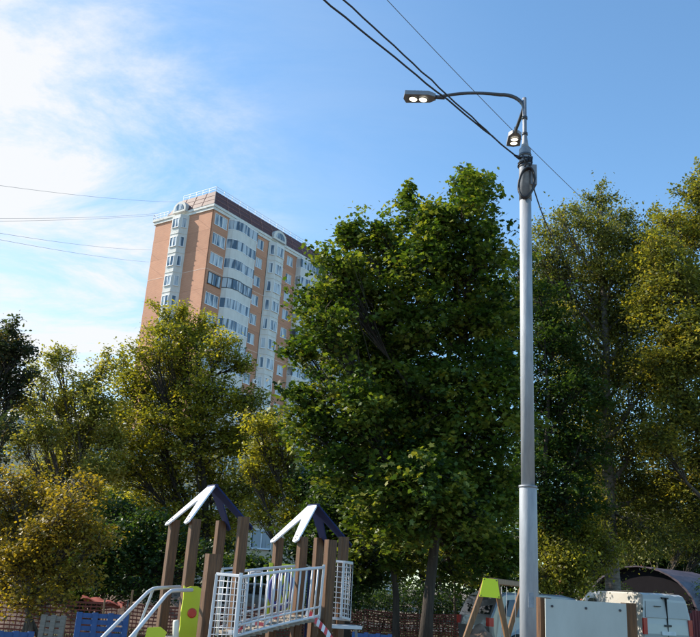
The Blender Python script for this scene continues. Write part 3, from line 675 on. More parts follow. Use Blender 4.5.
# silver wagon beyond the lamp post
wprof = [(-2.2, .45), (-2.24, .8), (-2.2, 1.05), (-1.95, 1.55), (-1.7, 1.70), (.2, 1.74), (.65, 1.66), (1.45, 1.10), (2.1, .95), (2.25, .75), (2.25, .4), (-2.0, .32)]
wp = at(545, 600, 24)
wagon, wy = car('silver_minivan', (wp.x, 24.6, 0), rad(22), wprof, 1.05, 1.78, MT['silver'], (-1.35, 1.4), .33,
    [[(-1.75, 1.1), (-1.6, 1.52), (-.75, 1.6), (-.75, 1.1)], [(-.68, 1.1), (-.68, 1.6), (.25, 1.6), (.25, 1.1)], [(.32, 1.1), (.32, 1.6), (.55, 1.57), (1.15, 1.12)]],
    ((.75, 1.6), (1.4, 1.14)), ((-2.17, 1.12), (-1.9, 1.58)), 'silver minivan parked behind the lamp post, left of the white van', 'minivan', doors=(-.7, .3))
for s in (-1, 1):
    MB().box((-2.27, s*.78-.08, .82), (-2.12, s*.78+.08, 1.04)).build('tail_light', MT['taillight'], wagon)
    MB().box((2.15, s*.68-.15, .72), (2.27, s*.68+.15, .86)).build('headlight', MT['headlight'], wagon)
MB().box((-2.275, -.25, .7), (-2.2, .25, .81)).build('number_plate', MT['plate'], wagon)
cprof = [(-2.1, .4), (-2.15, .75), (-2.05, .98), (-1.55, 1.0), (-1.0, 1.38), (-.2, 1.45), (.3, 1.42), (1.0, .98), (1.95, .85), (2.15, .65), (2.12, .35), (-2.0, .3)]
def sedan(px, Y, rz, paint, label):
    p = at(px, 600, Y)
    c, _ = car('parked_car', (p.x, Y, 0), rz, cprof, .98, 1.74, paint, (-1.3, 1.32), .31,
        [[(-1.35, 1.0), (-.95, 1.33), (-.38, 1.37), (-.38, 1.0)], [(-.3, 1.0), (-.3, 1.37), (.25, 1.34), (.82, 1.0)]], ((.38, 1.37), (.95, 1.02)), ((-1.5, 1.04), (-1.05, 1.34)), label, 'car', doors=(-.34, .7))
    for s in (-1, 1):
        MB().box((-2.17, s*.7-.12, .68), (-2.05, s*.7+.12, .84)).build('tail_light', MT['taillight'], c); MB().box((2.02, s*.65-.14, .62), (2.17, s*.65+.14, .76)).build('headlight', MT['headlight'], c)
    c['group'] = 'cars parked across the road'
sedan(118, 35, rad(200), MT['teal'], 'pale teal car parked behind the lilac bush, nearest of the two')
sedan(112, 39.2, rad(185), MT['vanpaint'], 'white car parked farther back behind the lilac bush')
sedan(255, 38, rad(178), MT['silver'], 'silver car parked beyond the first play tower')

# ------------------------------------------------------------------ plum barrel shelter, red fence
sp = at(640, 566, 33); ax = rad(48)
sh = empty('barrel_shelter', (sp.x, 33, 0), rad(90) - ax, label='plum coloured barrel roofed shelter with a dark gable behind the white van', cat='shelter')
ht = sp.z; hw = 2.35; eave = 1.25
arc = [(hw*math.sin(t)*1.0, eave + (ht - eave)*math.cos(t)) for t in np.linspace(-PI/2, PI/2, 17)]
# x axis of the shelter = away, y axis = to its left
for i in range(16):
    (y0, z0), (y1, z1) = arc[i], arc[i+1]
    MB().prism([(0, y0, z0), (0, y1, z1), (0, y1*.97, z1-.05), (0, y0*.97, z0-.05)], (-.25, 0, 0), (3.6, 0, 0)).build('roof_sheet', MT['plum'], sh)
gb = MB().prism([(0, y*.95, z-.06) for y, z in arc] + [(0, hw*.93, 0), (0, -hw*.93, 0)], (0, 0, 0), (.05, 0, 0)); gb.build('gable_wall', MT['plumdark'], sh)
gb = MB().prism([(0, y*.95, z-.06) for y, z in arc] + [(0, hw*.93, 0), (0, -hw*.93, 0)], (3.3, 0, 0), (3.35, 0, 0)); gb.build('gable_wall', MT['plumdark'], sh)
for s in (-1, 1): MB().box((0.06, s*hw*.93-.03, 0), (3.29, s*hw*.93+.03, eave)).build('side_wall', MT['plumdark'], sh)
f0 = at(684, 612, 29.5); rf = empty('corrugated_fence', (f0.x, 29.5, 0), label='dark red corrugated sheet fence right of the white van', cat='fence')
for i in range(16):
    pts = [(i*.5 + .5*j/10, .03*(1 if j % 2 else 0)) for j in range(11)]
    m = MB(); m.add([(x, y, .05) for x, y in pts] + [(x, y, 1.52) for x, y in pts], [(j, j+1, j+12, j+11) for j in range(10)])
    m.add([(x, y+.004, .05) for x, y in pts] + [(x, y+.004, 1.52) for x, y in pts], [(j, j+11, j+12, j+1) for j in range(10)])
    m.build('metal_sheet', MT['redfence'], rf)
    if i % 4 == 0: MB().box((i*.5-.03, .05, 0), (i*.5+.03, .11, 1.6)).build('fence_post', MT['trim'], rf)

# ------------------------------------------------------------------ street lamp
LY = 10.42
lp = at(529, 600, LY); lx = lp.x
lamp = empty('street_lamp', (lx, LY, 0), label='tall galvanised street lamp with two lit heads on curved arms', cat='street lamp')
zst = at(528, 487, LY).z; ztop = at(527, 149, LY).z; zpipe = at(527, 104, LY).z
MB().tube([(0, 0, 0), (0, 0, zst-.02), (0, 0, zst)], [.118, .112, .106], 40).build('pole_base', MT['galv'], lamp)
MB().tube([(0, 0, zst - .015), (0, 0, zst + .015)], .118, 40).build('flange', MT['galv_dull'], lamp)
MB().tube([(0, 0, zst), (0, 0, zst+2), (0, 0, ztop-.85)], [.0875, .086, .083], 40).build('pole_shaft', MT['galv'], lamp)
MB().tube([(0, 0, ztop-.85), (0, 0, ztop-.02), (0, 0, ztop)], [.090, .088, .075], 32).build('pole_head', MT['galv_dull'], lamp)
MB().tube([(0, 0, ztop-.05), (0, 0, ztop+.1), (0, 0, ztop+.22), (0, 0, zpipe+.10)], [.07, .045, .032, .030], 20).build('spigot_pipe', MT['galv_dull'], lamp)
for z in (ztop - .12, ztop - .30, ztop + .25, zpipe - .25): 
    r_ = .095 if z < ztop else .042
    MB().tube([(0, 0, z-.02), (0, 0, z+.02)], r_, 24).build('clamp_band', MT['arm'], lamp)
MB().box((.06, -.09, ztop-.62), (.15, .06, ztop-.30)).build('junction_box', MT['galv_dull'], lamp)
def head(tipdir, p, tilt, nm):
    """lamp head: x axis along tipdir"""
    h = MB(); L_ = .47
    top = [(0, -.05, .03), (.10, -.11, .035), (L_, -.12, .02), (L_+.03, 0, .015), (L_, .12, .02), (.10, .11, .035), (0, .05, .03)]
    bot = [(x, y, z - .07 if x > .05 else z-.055) for x, y, z in top]
    k = len(top); h.add(top + bot, [tuple(range(k)), tuple(reversed(range(k, 2*k)))] + [(i, (i+1) % k, k+(i+1) % k, k+i) for i in range(k)])
    for i in range(5): h.box((.12+i*.05, -.08, .025), (.13+i*.05, .08, .055))
    o = h.build('lamp_head', MT['lampgrey'], lamp, p)
    o.rotation_euler = (0, tilt, math.atan2(tipdir[1], tipdir[0]))
    MB().tube([(-.14, 0, 0), (.02, 0, 0)], .032, 12).build('socket', MT['lampcase'], o)
    for x0 in (.185, .34): MB().tube([(x0 + .005, 0, -.058), (x0 + .005, 0, -.040)], .063, 20).build('led_lens', MT['led'], o)
    for x0 in (.19, .345): MB().tube([(x0 + .071*math.cos(a), .071*math.sin(a), -.0565) for a in np.linspace(0, 2*PI, 25)], .008, 6, cap=False).build('lens_rim', MT['lampcase'], o)
    return o
# arm to the left
e1 = at(437, 97, LY + .25) - lamp.location; e1p = Vector(e1)
d1 = Vector((e1.x, e1.y, 0)).normalized()
zA = zpipe - .12
p_ = []
reach = Vector((e1.x, e1.y, 0)).length
arm = [(0, 0, zA - .25), (0, 0, zA)]
for t in np.linspace(.15, 1, 9): arm.append(tuple(d1 * (.36*(1 - math.cos(t*PI/2)) ) + Vector((0, 0, zA + .30*math.sin(t*PI/2)))))
last = Vector(arm[-1])
for t in np.linspace(.15, 1, 8): arm.append(tuple(last.lerp(e1, t) + Vector((0, 0, .05*math.sin(t*PI)))))
MB().tube(arm, [.030]*2 + [.028]*9 + [.024]*8, 14).build('lamp_arm', MT['arm'], lamp)
head(d1, e1 + d1*.02, rad(-6), 'a')
# arm away from the viewer
a2 = at(515.5, 131, LY + 1.60) - lamp.location
d2 = Vector((a2.x, a2.y, 0)).normalized(); arm = [(0, 0, zpipe - .42), (0, 0, zpipe - .22)]
for t in np.linspace(.15, 1, 7): arm.append(tuple(d2 * (.34*(1 - math.cos(t*PI/2))) + Vector((0, 0, zpipe - .22 + .30*math.sin(t*PI/2)))))
last = Vector(arm[-1])
for t in np.linspace(.2, 1, 6): arm.append(tuple(last.lerp(a2, t)))
MB().tube(arm, .027, 14).build('lamp_arm', MT['arm'], lamp)
head(d2, a2 + d2*.02, rad(-6), 'b')
for k_, (zz, rr_) in enumerate(((-.16, .10), (-.22, .099), (-.26, .103))):
    MB().tube([(rr_*math.cos(a), rr_*math.sin(a), ztop + zz + .03*math.sin(a*1 + k_)) for a in np.linspace(0, 2*PI, 25)], .009, 6, cap=False).build('cable_wrap', MT['wire'], lamp)
MB().tube([(-.06, -.1, ztop-.16), (-.02, -.13, ztop-.30), (.05, -.12, ztop-.27), (.03, -.11, ztop-.18), (-.03, -.12, ztop-.36)], .013, 6).build('cable_wrap', MT['wire'], lamp)
MB().box((-.035, -.1215, 1.55), (.03, -.112, 1.72)).build('number_patch', mat('worn paint patch', (.16, .18, .21), .7, col2=(.3, .32, .35), scale=14), lamp)
# coil of spare cable hung on the pole
cc = at(526, 183, LY - .12); coil = MB()
for k in range(5):
    ring = []
    for i in range(33):
        a = i/32*2*PI; ring.append((math.cos(a)*(.105 + .006*rnd.random()) + .003*k, -.03 + .02*math.sin(a*2 + k) + .008*k, math.sin(a)*(.24 + .008*rnd.random())))
    coil.tube(ring, .0125, 6, cap=False)
co = coil.build('cable_coil', MT['wire'], None, cc); co.rotation_euler = (0, rad(10), 0); tag(co, 'black oval coil of spare cable hung near the lamp post top', 'cable')
tie = MB().tube([(0, 0, .24), (.03, .03, .34), (.02, .02, .46)], .012, 6).build('hanger', MT['wire'], co)
# overhead wires
def wire(a, b, sag, r_, label, m='wire', n=24, cat='wire', grp=None, wob=0):
    a = Vector(a); b = Vector(b); o0 = a.copy(); pts = []
    for i in range(n+1):
        t = i/n; p = a.lerp(b, t) - Vector((0, 0, 4*sag*t*(1-t))); p += Vector((rnd.gauss(0, wob), 0, rnd.gauss(0, wob))) if 0 < i < n else Vector(); pts.append(p - o0)
    o = MB().tube(pts, r_, 6).build('overhead_wire', MT[m], None, o0); return tag(o, label, cat, grp)
anchor = at(516, 156, LY - .05)
wire(anchor, at(238, -70, 6.2), .0, .012, 'thick black overhead cable, lower left one of the pair to the lamp post', wob=.004)
wire(anchor.lerp(at(238, -70, 6.2), .085), at(262, -75, 6.2), .0, .011, 'thick black overhead cable, upper right one of the pair to the lamp post', wob=.004)
cl_ = MB().tube([(0, 0, 0), (.06, 0, -.03), (.13, .02, -.05)], [.012, .026, .02], 8).build('wire_clamp', MT['wire'], None, at(514, 155, LY-.05)); cl_.parent = None; tag(cl_, 'black anchor clamp where the cables meet the lamp post', 'clamp')
wire(at(350, -40, 34), at(640, 252, 60), .5, .022, 'single thin wire crossing the sky behind the lamp arm', 'thinwire')
wire(at(530, 176, LY+.1), at(556, 235, 26), .3, .012, 'thin cable dropping from the lamp post toward the birch', 'wire')
def tw(x0, y0, x1, y1, Yb, lab, s=.4): wire(at(x0, y0, 45), at(x1, y1, Yb), s, .013, lab, 'thinwire', grp=None)
tw(-60, 177, 180, 202, 103, 'highest thin wire running left from the tower roof')
tw(-60, 218, 160, 213, 105, 'second highest thin wire running left from the tower roof', .3)
tw(-60, 222, 158, 215, 105, 'third highest thin wire running left from the tower roof', .2)
tw(-60, 223, 151, 250, 107, 'fourth highest thin wire running left to the tower side', .4)
tw(-60, 228, 149, 262, 107, 'lowest thin wire running left to the tower side', .3)

# ------------------------------------------------------------------ playground
PG = empty('play_structure', (at(220, 600, 12).x, 12, 0), label='playground climbing frame with two roofed timber towers joined by a white railed ramp', cat='climbing frame')
o_ = PG.location.copy()
def L_(v): return Vector(v) - o_
def post(px, py, Y, w=.135, rz=.6, z=None):
    p = at(px, py, Y); b = L_((p.x, p.y, 0)); t = L_(p)
    MB().bar(b, t, w, w, bev=rz).build('post', MT['wood'], PG); return p
# depths of the four tower posts from a square plan
t1 = [post(175, 520, 12.3), post(195.5, 519, 11.55), post(221.5, 521, 12.6), post(244, 517, 11.85)]
post(213, 554, 10.9, w=.16)
t2 = [post(279, 538, 13.4), post(303, 537, 12.7), post(319, 538, 13.8), post(344, 537, 13.1)]
post(331, 540, 12.2, w=.15)
def roof(ps, apex_y, apex_x):
    """two inverted-V boards leaning together over the four posts"""
    Lp, Fp, Bp, Rp = ps
    C = (Lp + Fp + Bp + Rp)/4; rd = (Fp - Lp); rd.z = 0; rd.normalize(); out = Vector((rd.y, -rd.x, 0))
    if out.x > 0: out = -out
    top = at(apex_x, apex_y, C.y).z
    zf = (Lp.z + Fp.z + Bp.z + Rp.z)/4 + .01
    A = Vector((C.x, C.y, top))
    for sg, (p, q), m in ((1, (Lp, Fp), MT['boardglare']), (-1, (Bp, Rp), MT['navy'])):  # same blue board both sides; sun glare on the left painted in as white
        o_v = out*sg; hs = abs((p - C).dot(out)); sl_ = (top - zf)/hs; ov = .13
        foot = lambda t: Vector((C.x, C.y, 0)) + o_v*(hs + ov) + rd*t + Vector((0, 0, top - sl_*(hs + ov) + .02))
        tp = (p - C).dot(rd); tq = (q - C).dot(rd)
        if tp > tq: tp, tq = tq, tp
        w = .085; a = .15
        rid = lambda t: A + rd*t + o_v*.01 + Vector((0, 0, .02))
        mid = lambda t, k: rid(0).lerp(foot(0), k) + rd*t
        poly = [rid(-a), foot(tp - w).lerp(rid(-a), .06), foot(tp), foot(tp + w).lerp(rid(0), .03), mid(-.035, .40), mid(0, .36), mid(.035, .40), foot(tq - w).lerp(rid(0), .03), foot(tq), foot(tq + w).lerp(rid(a), .06), rid(a)]
        n_ = (poly[2] - rid(0)).cross(poly[8] - rid(0)).normalized()
        if n_.z < 0: n_ = -n_
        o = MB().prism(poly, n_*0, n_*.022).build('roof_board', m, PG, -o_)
        for t in (tp, tq):
            for k in (.08, .17):
                c = foot(t).lerp(rid(0), k) + n_*.022; MB().tube([c, c + n_*.008], .012, 8).build('bolt', MT['bolt'], o)
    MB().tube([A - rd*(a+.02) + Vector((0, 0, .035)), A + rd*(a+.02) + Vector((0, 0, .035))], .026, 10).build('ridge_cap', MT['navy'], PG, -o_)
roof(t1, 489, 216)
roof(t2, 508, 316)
# lime play panel with a red knob
p0 = at(183, 637, 11.3); w = 21*pxm(193, 610, 11.3); zt = at(193, 586, 11.3).z; xc = at(192, 610, 11.3).x
outl = [(-w/2, .15), (-w/2+.01, .6), (-w/2-.012, .66), (-w/2+.015, .9), (-w/2, 1.1), (-w/2+.02, 1.2)]
out = [(-.16, 0, .2), (.15, 0, .2)] + [(.15 - .012*(i % 2), 0, .2 + (zt-.2)*i/8) for i in range(1, 8)] + [(.165, 0, zt-.05), (.16, 0, zt-.01), (.10, 0, zt-.03), (.03, 0, zt), (-.05, 0, zt-.005), (-.11, 0, zt-.03), (-.15, 0, zt)] + [(-.15 + .012*(i % 2), 0, .2 + (zt-.2)*i/8) for i in range(7, 0, -1)]
pp = MB().prism(out, (0, -.012, 0), (0, .012, 0)).build('play_panel', MT['lime'], PG, L_((xc, 11.3, 0)), (0, 0, rad(28)))
zk = at(190, 613, 11.3).z
MB().tube([(0, -.012, zk), (0, -.022, zk), (0, -.03, zk)], [.062, .062, .045], 24).build('red_disc', MT['red'], pp)
# bolts/lime foot plate and cream stub in front
MB().prism([(-.12, 0, 0), (.12, 0, 0), (.15, 0, .10), (.06, 0, .16), (-.1, 0, .14)], (0, -.015, 0), (0, .015, 0)).build('foot_panel', MT['lime'], PG, L_(at(154, 640, 11.0)))
MB().tube([L_(at(175, 660, 10.9)), L_(at(176, 622, 10.9)), L_(at(176, 620, 10.9))], [.04, .04, .03], 16).build('peg', mat('cream plastic', (.62, .6, .5), .5), PG)
# stair handrails
for (pts, Y0) in (([(96, 645, 10.4), (105, 635, 10.5), (148, 592, 11.2), (153, 589, 11.3), (158, 588, 11.4), (180, 587, 11.8)], 0), ([(124, 645, 9.9), (133, 635, 10.0), (166, 595, 10.7), (171, 591, 10.8), (176, 590.5, 10.9), (192, 590, 11.2)], 0)):
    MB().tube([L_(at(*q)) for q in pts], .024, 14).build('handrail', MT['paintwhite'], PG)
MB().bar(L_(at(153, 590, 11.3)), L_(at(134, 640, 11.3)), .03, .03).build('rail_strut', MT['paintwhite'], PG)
# stair treads between the rails
for i in range(5):
    t = i/5; a = at(150, 660, 11.3)
    MB().box((-.38, -.11, 0), (.38, .11, .035)).build('tread', MT['plank'], PG, L_((at(150, 600, 11.3).x - .32 + i*.1, 10.6 + i*.16, .12 + i*.17)), (0, 0, rad(-35)))
# decks
for (ts, zz) in ((t1, .82), (t2, 1.12)):
    c = sum(ts, Vector())/4; A, B_, C_, D_ = ts
    ux = (Vector((B_.x - A.x, B_.y - A.y, 0))); uy = Vector((C_.x - A.x, C_.y - A.y, 0))
    nn = 6
    for i in range(nn):
        a = Vector((A.x, A.y, zz)) + ux*(i+.5)/nn; b = a + uy
        MB().bar(L_(a), L_(b), ux.length/nn*.92, .035).build('deck_plank', MT['plank'], PG)
# mesh guards
def mesh_guard(c00, c10, c11, c01, nx, nz, rr=.017):
    """corners as world points: bottom left, bottom right, top right, top left"""
    fr = MB()
    for a, b in ((c00, c10), (c10, c11), (c11, c01), (c01, c00)): fr.bar(L_(a), L_(b), .036, .036)
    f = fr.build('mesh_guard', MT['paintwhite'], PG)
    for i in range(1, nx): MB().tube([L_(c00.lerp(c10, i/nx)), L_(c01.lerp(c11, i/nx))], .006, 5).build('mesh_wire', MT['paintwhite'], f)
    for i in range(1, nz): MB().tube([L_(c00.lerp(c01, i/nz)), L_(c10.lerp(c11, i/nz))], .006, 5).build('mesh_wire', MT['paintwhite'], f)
mesh_guard(at(207, 655, 10.7), at(233, 655, 10.5), at(240, 576, 10.5), at(217, 574, 10.7), 6, 12)
mesh_guard(at(233, 655, 10.45), at(242, 655, 11.0), at(247, 577, 11.0), at(241, 577, 10.45), 2, 12)
mesh_guard(at(330, 618, 12.3), at(349, 620, 12.9), at(352, 563, 12.9), at(333, 561, 12.3), 4, 11)
mesh_guard(at(341, 617, 12.3), at(349.5, 619.5, 12.9), at(352, 563.5, 12.9), at(344, 562, 12.3), 3, 12)
# ramp railings: near side and far side
def railing(P0, P1, hb, n, sag, dY, top=True):
    def top_(t): return P0[0].lerp(P1[0], t) + Vector((0, 0, sag*math.sin(t*PI)))
    def bot_(t): return P0[1].lerp(P1[1], t) + Vector((0, 0, sag*math.sin(t*PI)))
    m = MB()
    for fn, hh in ((top_, .02), (bot_, .019)): m.tube([L_(fn(t)) for t in np.linspace(0, 1, 11)], hh, 10)
    m.tube([L_(bot_(t) + Vector((0, 0, .12))) for t in np.linspace(0, 1, 11)], .014, 8)
    m.bar(L_(top_(0) + Vector((0, 0, .05))), L_(bot_(0) - Vector((0, 0, .1))), .04, .04); m.bar(L_(top_(1) + Vector((0, 0, .04))), L_(bot_(1) - Vector((0, 0, .05))), .036, .036)
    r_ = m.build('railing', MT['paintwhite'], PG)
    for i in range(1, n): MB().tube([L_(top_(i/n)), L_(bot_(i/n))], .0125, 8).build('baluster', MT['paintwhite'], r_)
railing((at(241, 577, 10.6), at(236, 636, 10.6)), (at(324, 567.5, 12.1), at(319, 616, 12.1)), 0, 13, .01, 0)
railing((at(222, 574, 11.9), at(218, 628, 11.9)), (at(298, 566, 13.1), at(294, 610, 13.1)), 0, 12, .012, 0)
for t in np.linspace(0.04, .96, 15):
    a = at(236, 639, 10.6).lerp(at(319, 619, 12.1), t); b = at(218, 632, 11.9).lerp(at(294, 613, 13.1), t)
    up = Vector((0, 0, .01*math.sin(t*PI)))
    MB().bar(L_(a + up), L_(b + up), .105, .035).build('ramp_plank', MT['plank'], PG)
# play panel with a purple wheel behind the ramp
w0 = at(281, 590, 13.4); wz = at(281, 590, 13.4).z
q = MB(); hh = .40; ww = .22
q.prism([(-ww, 0, -hh), (ww, 0, -hh), (ww, 0, hh), (-ww, 0, hh)], (0, -.01, 0), (0, .01, 0)); wp_ = q.build('wheel_panel', MT['lime'], PG, L_(w0), (0, 0, rad(12)))
ring = [(.175*math.cos(a), -.03, .27*math.sin(a)) for a in np.linspace(0, 2*PI, 29)]
MB().tube(ring, .042, 8, cap=False).build('play_wheel', MT['purple'], wp_)
for a in (0, PI/3, 2*PI/3): MB().bar((.17*math.cos(a), -.03, .26*math.sin(a)), (-.17*math.cos(a), -.03, -.26*math.sin(a)), .035, .02).build('spoke', MT['purple'], wp_)
MB().bar(L_(at(305, 640, 13)), L_(at(309.5, 570, 13)), .14, .03).build('navy_board', MT['navy'], PG)
# bottom step of the second tower
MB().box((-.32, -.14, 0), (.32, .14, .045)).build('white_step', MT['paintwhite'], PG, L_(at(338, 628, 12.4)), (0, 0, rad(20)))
for s_ in (-.26, .26): MB().bar(L_(at(338, 628, 12.4)) + Vector((s_, s_*.36, 0)), L_(at(338, 628, 12.4)) + Vector((s_*.9 + .1, s_*.3, -.65)), .04, .04).build('step_leg', MT['galv_dull'], PG)
# top cross pipe left of ramp
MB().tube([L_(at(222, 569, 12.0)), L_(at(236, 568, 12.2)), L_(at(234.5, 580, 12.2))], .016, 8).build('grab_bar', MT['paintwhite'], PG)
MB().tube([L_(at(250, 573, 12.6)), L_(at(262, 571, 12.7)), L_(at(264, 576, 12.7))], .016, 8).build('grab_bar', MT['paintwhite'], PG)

# barrier tape: red and white pieces fluttering under the ramp
tp = empty('barrier_tape', at(306, 612, 12.0), label='red and white barrier tape trailing below the ramp end', cat='tape')
tpts = [at(306, 612, 12.0), at(312, 616, 12.0), at(317, 622, 12.02), at(322, 627, 12.0), at(327, 633, 12.02), at(333, 642, 12.0), at(336, 652, 12.0)]
k = 0
for a, b in zip(tpts[:-1], tpts[1:]):
    for t in (0, .5):
        p = a.lerp(b, t) - tp.location; q_ = a.lerp(b, t+.5) - tp.location; dz = Vector((.01, .02, .045))
        MB().prism([p - dz, q_ - dz*.8, q_ + dz, p + dz], (0, 0, 0), (0, .002, 0)).build('tape_strip', MT['tape_red' if k % 2 else 'tape_white'], tp); k += 1
tp = empty('barrier_tape', at(230, 622, 10.9), label='pinkish twist of barrier tape tied along the foot of the ramp railing', cat='tape')
tpts = [at(228 + i*9, 632 - i*2.6 + 3*math.sin(i*2), 10.45 + i*.17) for i in range(7)]
for i, (a, b) in enumerate(zip(tpts[:-1], tpts[1:])):
    p = a - tp.location; q_ = b - tp.location; dz = Vector((0, .01, .022))
    MB().prism([p - dz, q_ - dz, q_ + dz, p + dz], (0, 0, 0), (0, .002, 0)).build('tape_strip', MT['tape_red' if i % 2 else 'tape_white'], tp)

# pale board wall in the foreground, brown posts
PB = empty('board_wall', (at(583, 600, 7.5).x, 7.5, 0), label='pale blue grey play board between two brown posts in front of the van', cat='play panel')
a = at(545, 599.5, 7.4); b = at(625.5, 602.5, 7.4)
zt = (a.z + b.z)/2
MB().box((a.x - PB.location.x, -.115, .35), (b.x - PB.location.x, -.09, zt)).build('board', MT['panel'], PB)
for x, y in ((543.5, 597.5), (628.5, 603)):
    p = at(x, y, 7.5); MB().bar((p.x - PB.location.x, 0, 0), (p.x - PB.location.x, 0, p.z), .112, .112, bev=0).build('post', MT['wood'], PB)
for bx_ in (.08, .5, .92):
    for bz in (.06, .55):
        q_ = Vector((a.x*(1-bx_) + b.x*bx_ - PB.location.x, -.115, zt - bz)); MB().tube([q_, q_ - Vector((0, .007, 0))], .011, 10).build('bolt', MT['bolt'], PB)
for i in range(2):
    MB().box((a.x - PB.location.x + .05, -.088, .5 + i*.8), (b.x - PB.location.x - .05, -.058, .58 + i*.8)).build('batten', MT['wood'], PB)

# swing frame with yellow green plate
sw0 = at(491, 590, 14); SW = empty('swing_frame', (sw0.x, 14, 0), label='timber swing frame with a bright yellow green end plate', cat='swing')
def S_(p): return p - SW.location
lt, rt = at(485, 583, 14), at(496, 583, 14)
def leg(top, bot, Y, nm='leg'):
    t = at(*top, Y); b = at(*bot, Y); d = (b - t); b = t + d * (t.z/(t.z - b.z)); MB().bar(S_(t), S_(b), .09, .09, up=(0, 1, 0)).build('leg', MT['woodlight'], SW)
MT['woodlight'] = mat('light glazed timber', (.11, .05, .018), .55, col2=(.26, .14, .06), scale=5, stretch=(9, 9, .6))
leg((486, 580), (466, 637), 14); leg((495.5, 580), (507, 637), 14)
pts = [at(483.5, 578, 13.92), at(497.5, 579.5, 13.92), at(500.3, 598.5, 13.92), at(479.5, 596.5, 13.92)]
MB().prism([S_(p) for p in pts], (0, 0, 0), (0, .022, 0)).build('end_plate', MT['yellow'], SW)
for p in pts: 
    c = sum(pts, Vector())/4; q_ = p.lerp(c, .14); MB().tube([S_(q_), S_(q_) - Vector((0, .008, 0))], .010, 8).build('bolt', MT['bolt'], SW)
far = at(525, 585, 16.6)
bt = at(491, 581, 14.02)
MB().bar(S_(bt), S_(Vector((far.x, 16.6, bt.z))), .10, .10).build('crossbeam', MT['woodlight'], SW)
for s in (-1, 1):
    t = Vector((far.x + s*.06, 16.5, bt.z + .02)); MB().bar(S_(t), S_(Vector((far.x + s*.62, 16.5 - s*.1, 0))), .09, .09, up=(0, 1, 0)).build('leg', MT['woodlight'], SW)
fx = Vector((far.x, 16.6, bt.z)); 
for q_ in (.35, .75):
    c = bt.lerp(fx, q_)
    for s in (-.2, .2):
        d = (fx - bt).normalized()*s; MB().tube([S_(c + d), S_(c + d) - Vector((0, 0, 1.35))], .006, 6).build('chain', MT['galv_dull'], SW)
    c2 = S_(c) - Vector((0, 0, 1.38)); MB().bar(c2 - (fx-bt).normalized()*.22, c2 + (fx-bt).normalized()*.22, .18, .03).build('swing_seat', MT['trim'], SW)

# ------------------------------------------------------------------ orange netting, pallets, heaps
def net(label, pts, h, nm='barrier_net'):
    root = empty(nm, (pts[0][0], pts[0][1], 0), label=label, cat='netting fence')
    O = Vector((pts[0][0], pts[0][1], 0)); st = []
    for (a, b) in zip(pts[:-1], pts[1:]):
        a = Vector((*a, 0)) - O; b = Vector((*b, 0)) - O; k = max(2, int((b-a).length/.12))
        for i in range(k): st.append(a.lerp(b, i/k))
    st.append(Vector((*pts[-1], 0)) - O)
    nst = len(st); m = MB(); rows = int(h/.085)
    def P(i, z): 
        t = i/nst; w_ = .035*math.sin(i*.13) + .03*math.sin(i*.37 + z*3); zz = z*(1 - .10*abs(math.sin(i*.031*PI))) - .02*math.sin(i*.21)
        return st[i] + Vector((.02*math.sin(i*.5 + z*5), w_*z, zz + .04))
    for r_ in range(rows+1):
        z = h*r_/rows; hh = .017 if r_ not in (0, rows) else .025
        vs = []
        for i in range(nst): p = P(i, z); vs += [p - Vector((0, 0, hh)), p + Vector((0, 0, hh))]
        m.add(vs, [(2*i, 2*i+2, 2*i+3, 2*i+1) for i in range(nst-1)])
    for i in range(nst):
        a = P(i, 0); b = P(i, h*.5); c = P(i, h); w_ = Vector((.011, 0, 0)); w2 = Vector((0, .004, 0))
        m.add([a - w_ + w2, a + w_ + w2, b + w_ + w2, b - w_ + w2, c + w_ + w2, c - w_ + w2], [(0, 1, 2, 3), (3, 2, 4, 5)])
    o = m.build('net', MT['net'], root); o['kind'] = 'stuff'
    for i in range(0, nst, 17): MB().tube([st[i] + Vector((0, .06, 0)), st[i] + Vector((rnd.uniform(-.06, .06), .05, h + .12))], .018, 6).build('stake', MT['plank'], root)
net('nearer stretch of orange red netting in front of the golden shrub', [(-11, 19.0), (-6.6, 20.2), (-5.2, 20.8)], .92)
net('middle stretch of orange red netting behind the blue pallet', [(-5.2, 21.6), (-2.6, 24.0), (1.0, 28.0)], .84)
net('farther stretch of orange red netting behind the maple trunk', [(1.1, 28.2), (4.5, 29.5), (9.5, 30.5)], .86)
def pallet(px0, px1, pyt, Y, h, m, label, rz, lean=.12, nb=9, nv=4, grp=None):
    c = at((px0+px1)/2, pyt, Y); w_ = (px1-px0)*pxm((px0+px1)/2, pyt, Y)/math.cos(rz)
    root = empty('pallet', (c.x, Y, max(0, c.z - h)), rz, label=label, cat='pallet', group=grp); root.rotation_euler = (-lean, 0, rz)
    for i in range(nb):
        z = h*(i+.5)/nb; MB().box((-w_/2, -.012, z - h/nb*.36), (w_/2, .012, z + h/nb*.36)).build('slat', m, root)
    for i in range(nv):
        x = -w_/2 + .05 + (w_-.1)*i/(nv-1); MB().box((x-.045, -.035, 0), (x+.045, -.0125, h)).build('stringer', m, root)
        MB().box((x-.045, .0125, 0), (x+.045, .09, h)).build('stringer', m, root)
    return root
pallet(80, 128, 613, 15, .84, MT['blue'], 'blue slatted pallet on edge left of the stair handrails', rad(20), nb=8, nv=4)
pallet(-12, 31, 631, 14.2, .55, MT['blue'], 'low blue slatted pallet at the bottom left corner', rad(30), nb=5, nv=4)
pallet(41, 65, 617, 16, .8, MT['plank'], 'bare wood pallet standing between the two blue ones', rad(8), nb=7, nv=3)
pallet(352, 392, 633, 18.5, .62, MT['blue'], 'pale blue pallet lying low right of the second play tower', rad(-6), nb=4, nv=4)
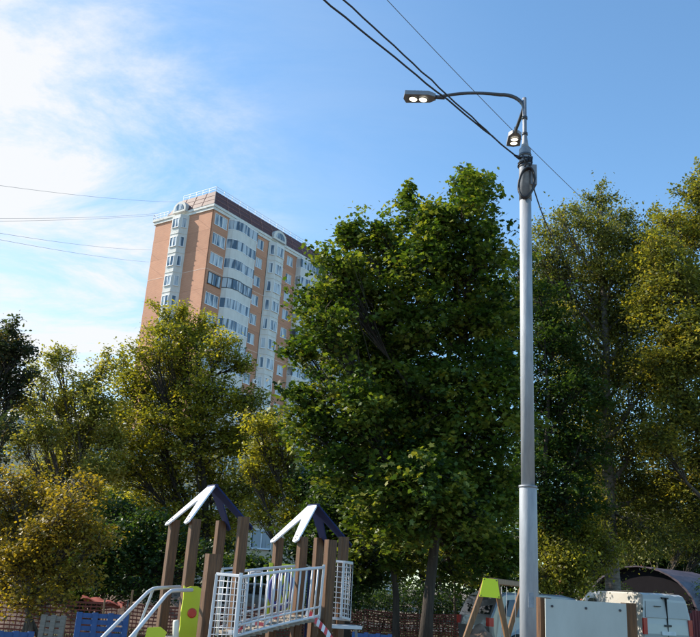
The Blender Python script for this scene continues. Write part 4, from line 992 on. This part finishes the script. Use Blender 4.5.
def heap(px, Y, wx, wy, h, m, name, label, cat):
    c = at(px, 600, Y); mb = MB(); n_ = 22; vs = []; fs = []
    for i in range(n_+1):
        for j in range(n_+1):
            x = -1 + 2*i/n_; y = -1 + 2*j/n_; r_ = math.hypot(x, y)
            z = max(0, 1 - r_**1.6)*h*(1 + .25*math.sin(5*x + 2*y + px) + .12*math.sin(11*y - 3*x)) + rnd.gauss(0, .02)*h
            vs.append((x*wx, y*wy, z - .03))
    for i in range(n_):
        for j in range(n_): a_ = i*(n_+1)+j; fs.append((a_, a_+n_+1, a_+n_+2, a_+1))
    mb.add(vs, fs, True); o = mb.build(name, m, None, (c.x, Y, 0)); return tag(o, label, cat)
heap(35, 23.5, 2.0, 1.4, 1.05, MT['dirt'], 'soil_heap', 'heap of pinkish brown soil behind the netting at left', 'soil heap')
heap(150, 27, 3.0, 1.8, 1.15, MT['dirt'], 'soil_heap', 'broad brown soil heap behind the stair handrails', 'soil heap')
heap(478, 22.5, .8, .7, .75, MT['dirt'], 'soil_heap', 'small sandy heap under the yellow green swing plate', 'soil heap')
t0 = at(102, 602, 21); rt_ = MB(); vs = []; fs = []
for i in range(13):
    for j in range(7):
        x = -.45 + .95*i/12; y = -.3 + .6*j/6; vs.append((x, y, .08*math.sin(i*.8 + j) * .5 - .12*x + .05*math.sin(j*1.7)))
for i in range(12):
    for j in range(6): a_ = i*7+j; fs.append((a_, a_+7, a_+8, a_+1))
rt_.add(vs, fs, True); rt_.add([(x, y, z - .01) for x, y, z in vs], fs, True); o = rt_.build('red_tarp', MT['tarp_red'], None, t0); tag(o, 'crumpled red tarp draped over the netting above the blue pallet', 'tarp')
for (xa, ya, xb, yb, Y, lab) in ((105, 598, 101, 640, 17, 'thin wooden stake leaning behind the left end of the blue pallet'), (133, 590, 126, 640, 16.5, 'thin wooden stake beside the stair handrail foot')):
    a = at(xa, ya, Y); b = at(xb, yb, Y); o = MB().bar((0, 0, 0), a - Vector((b.x, b.y, 0)), .035, .035).build('wooden_stake', MT['woodlight'], None, (b.x, b.y, 0)); tag(o, lab, 'stake')
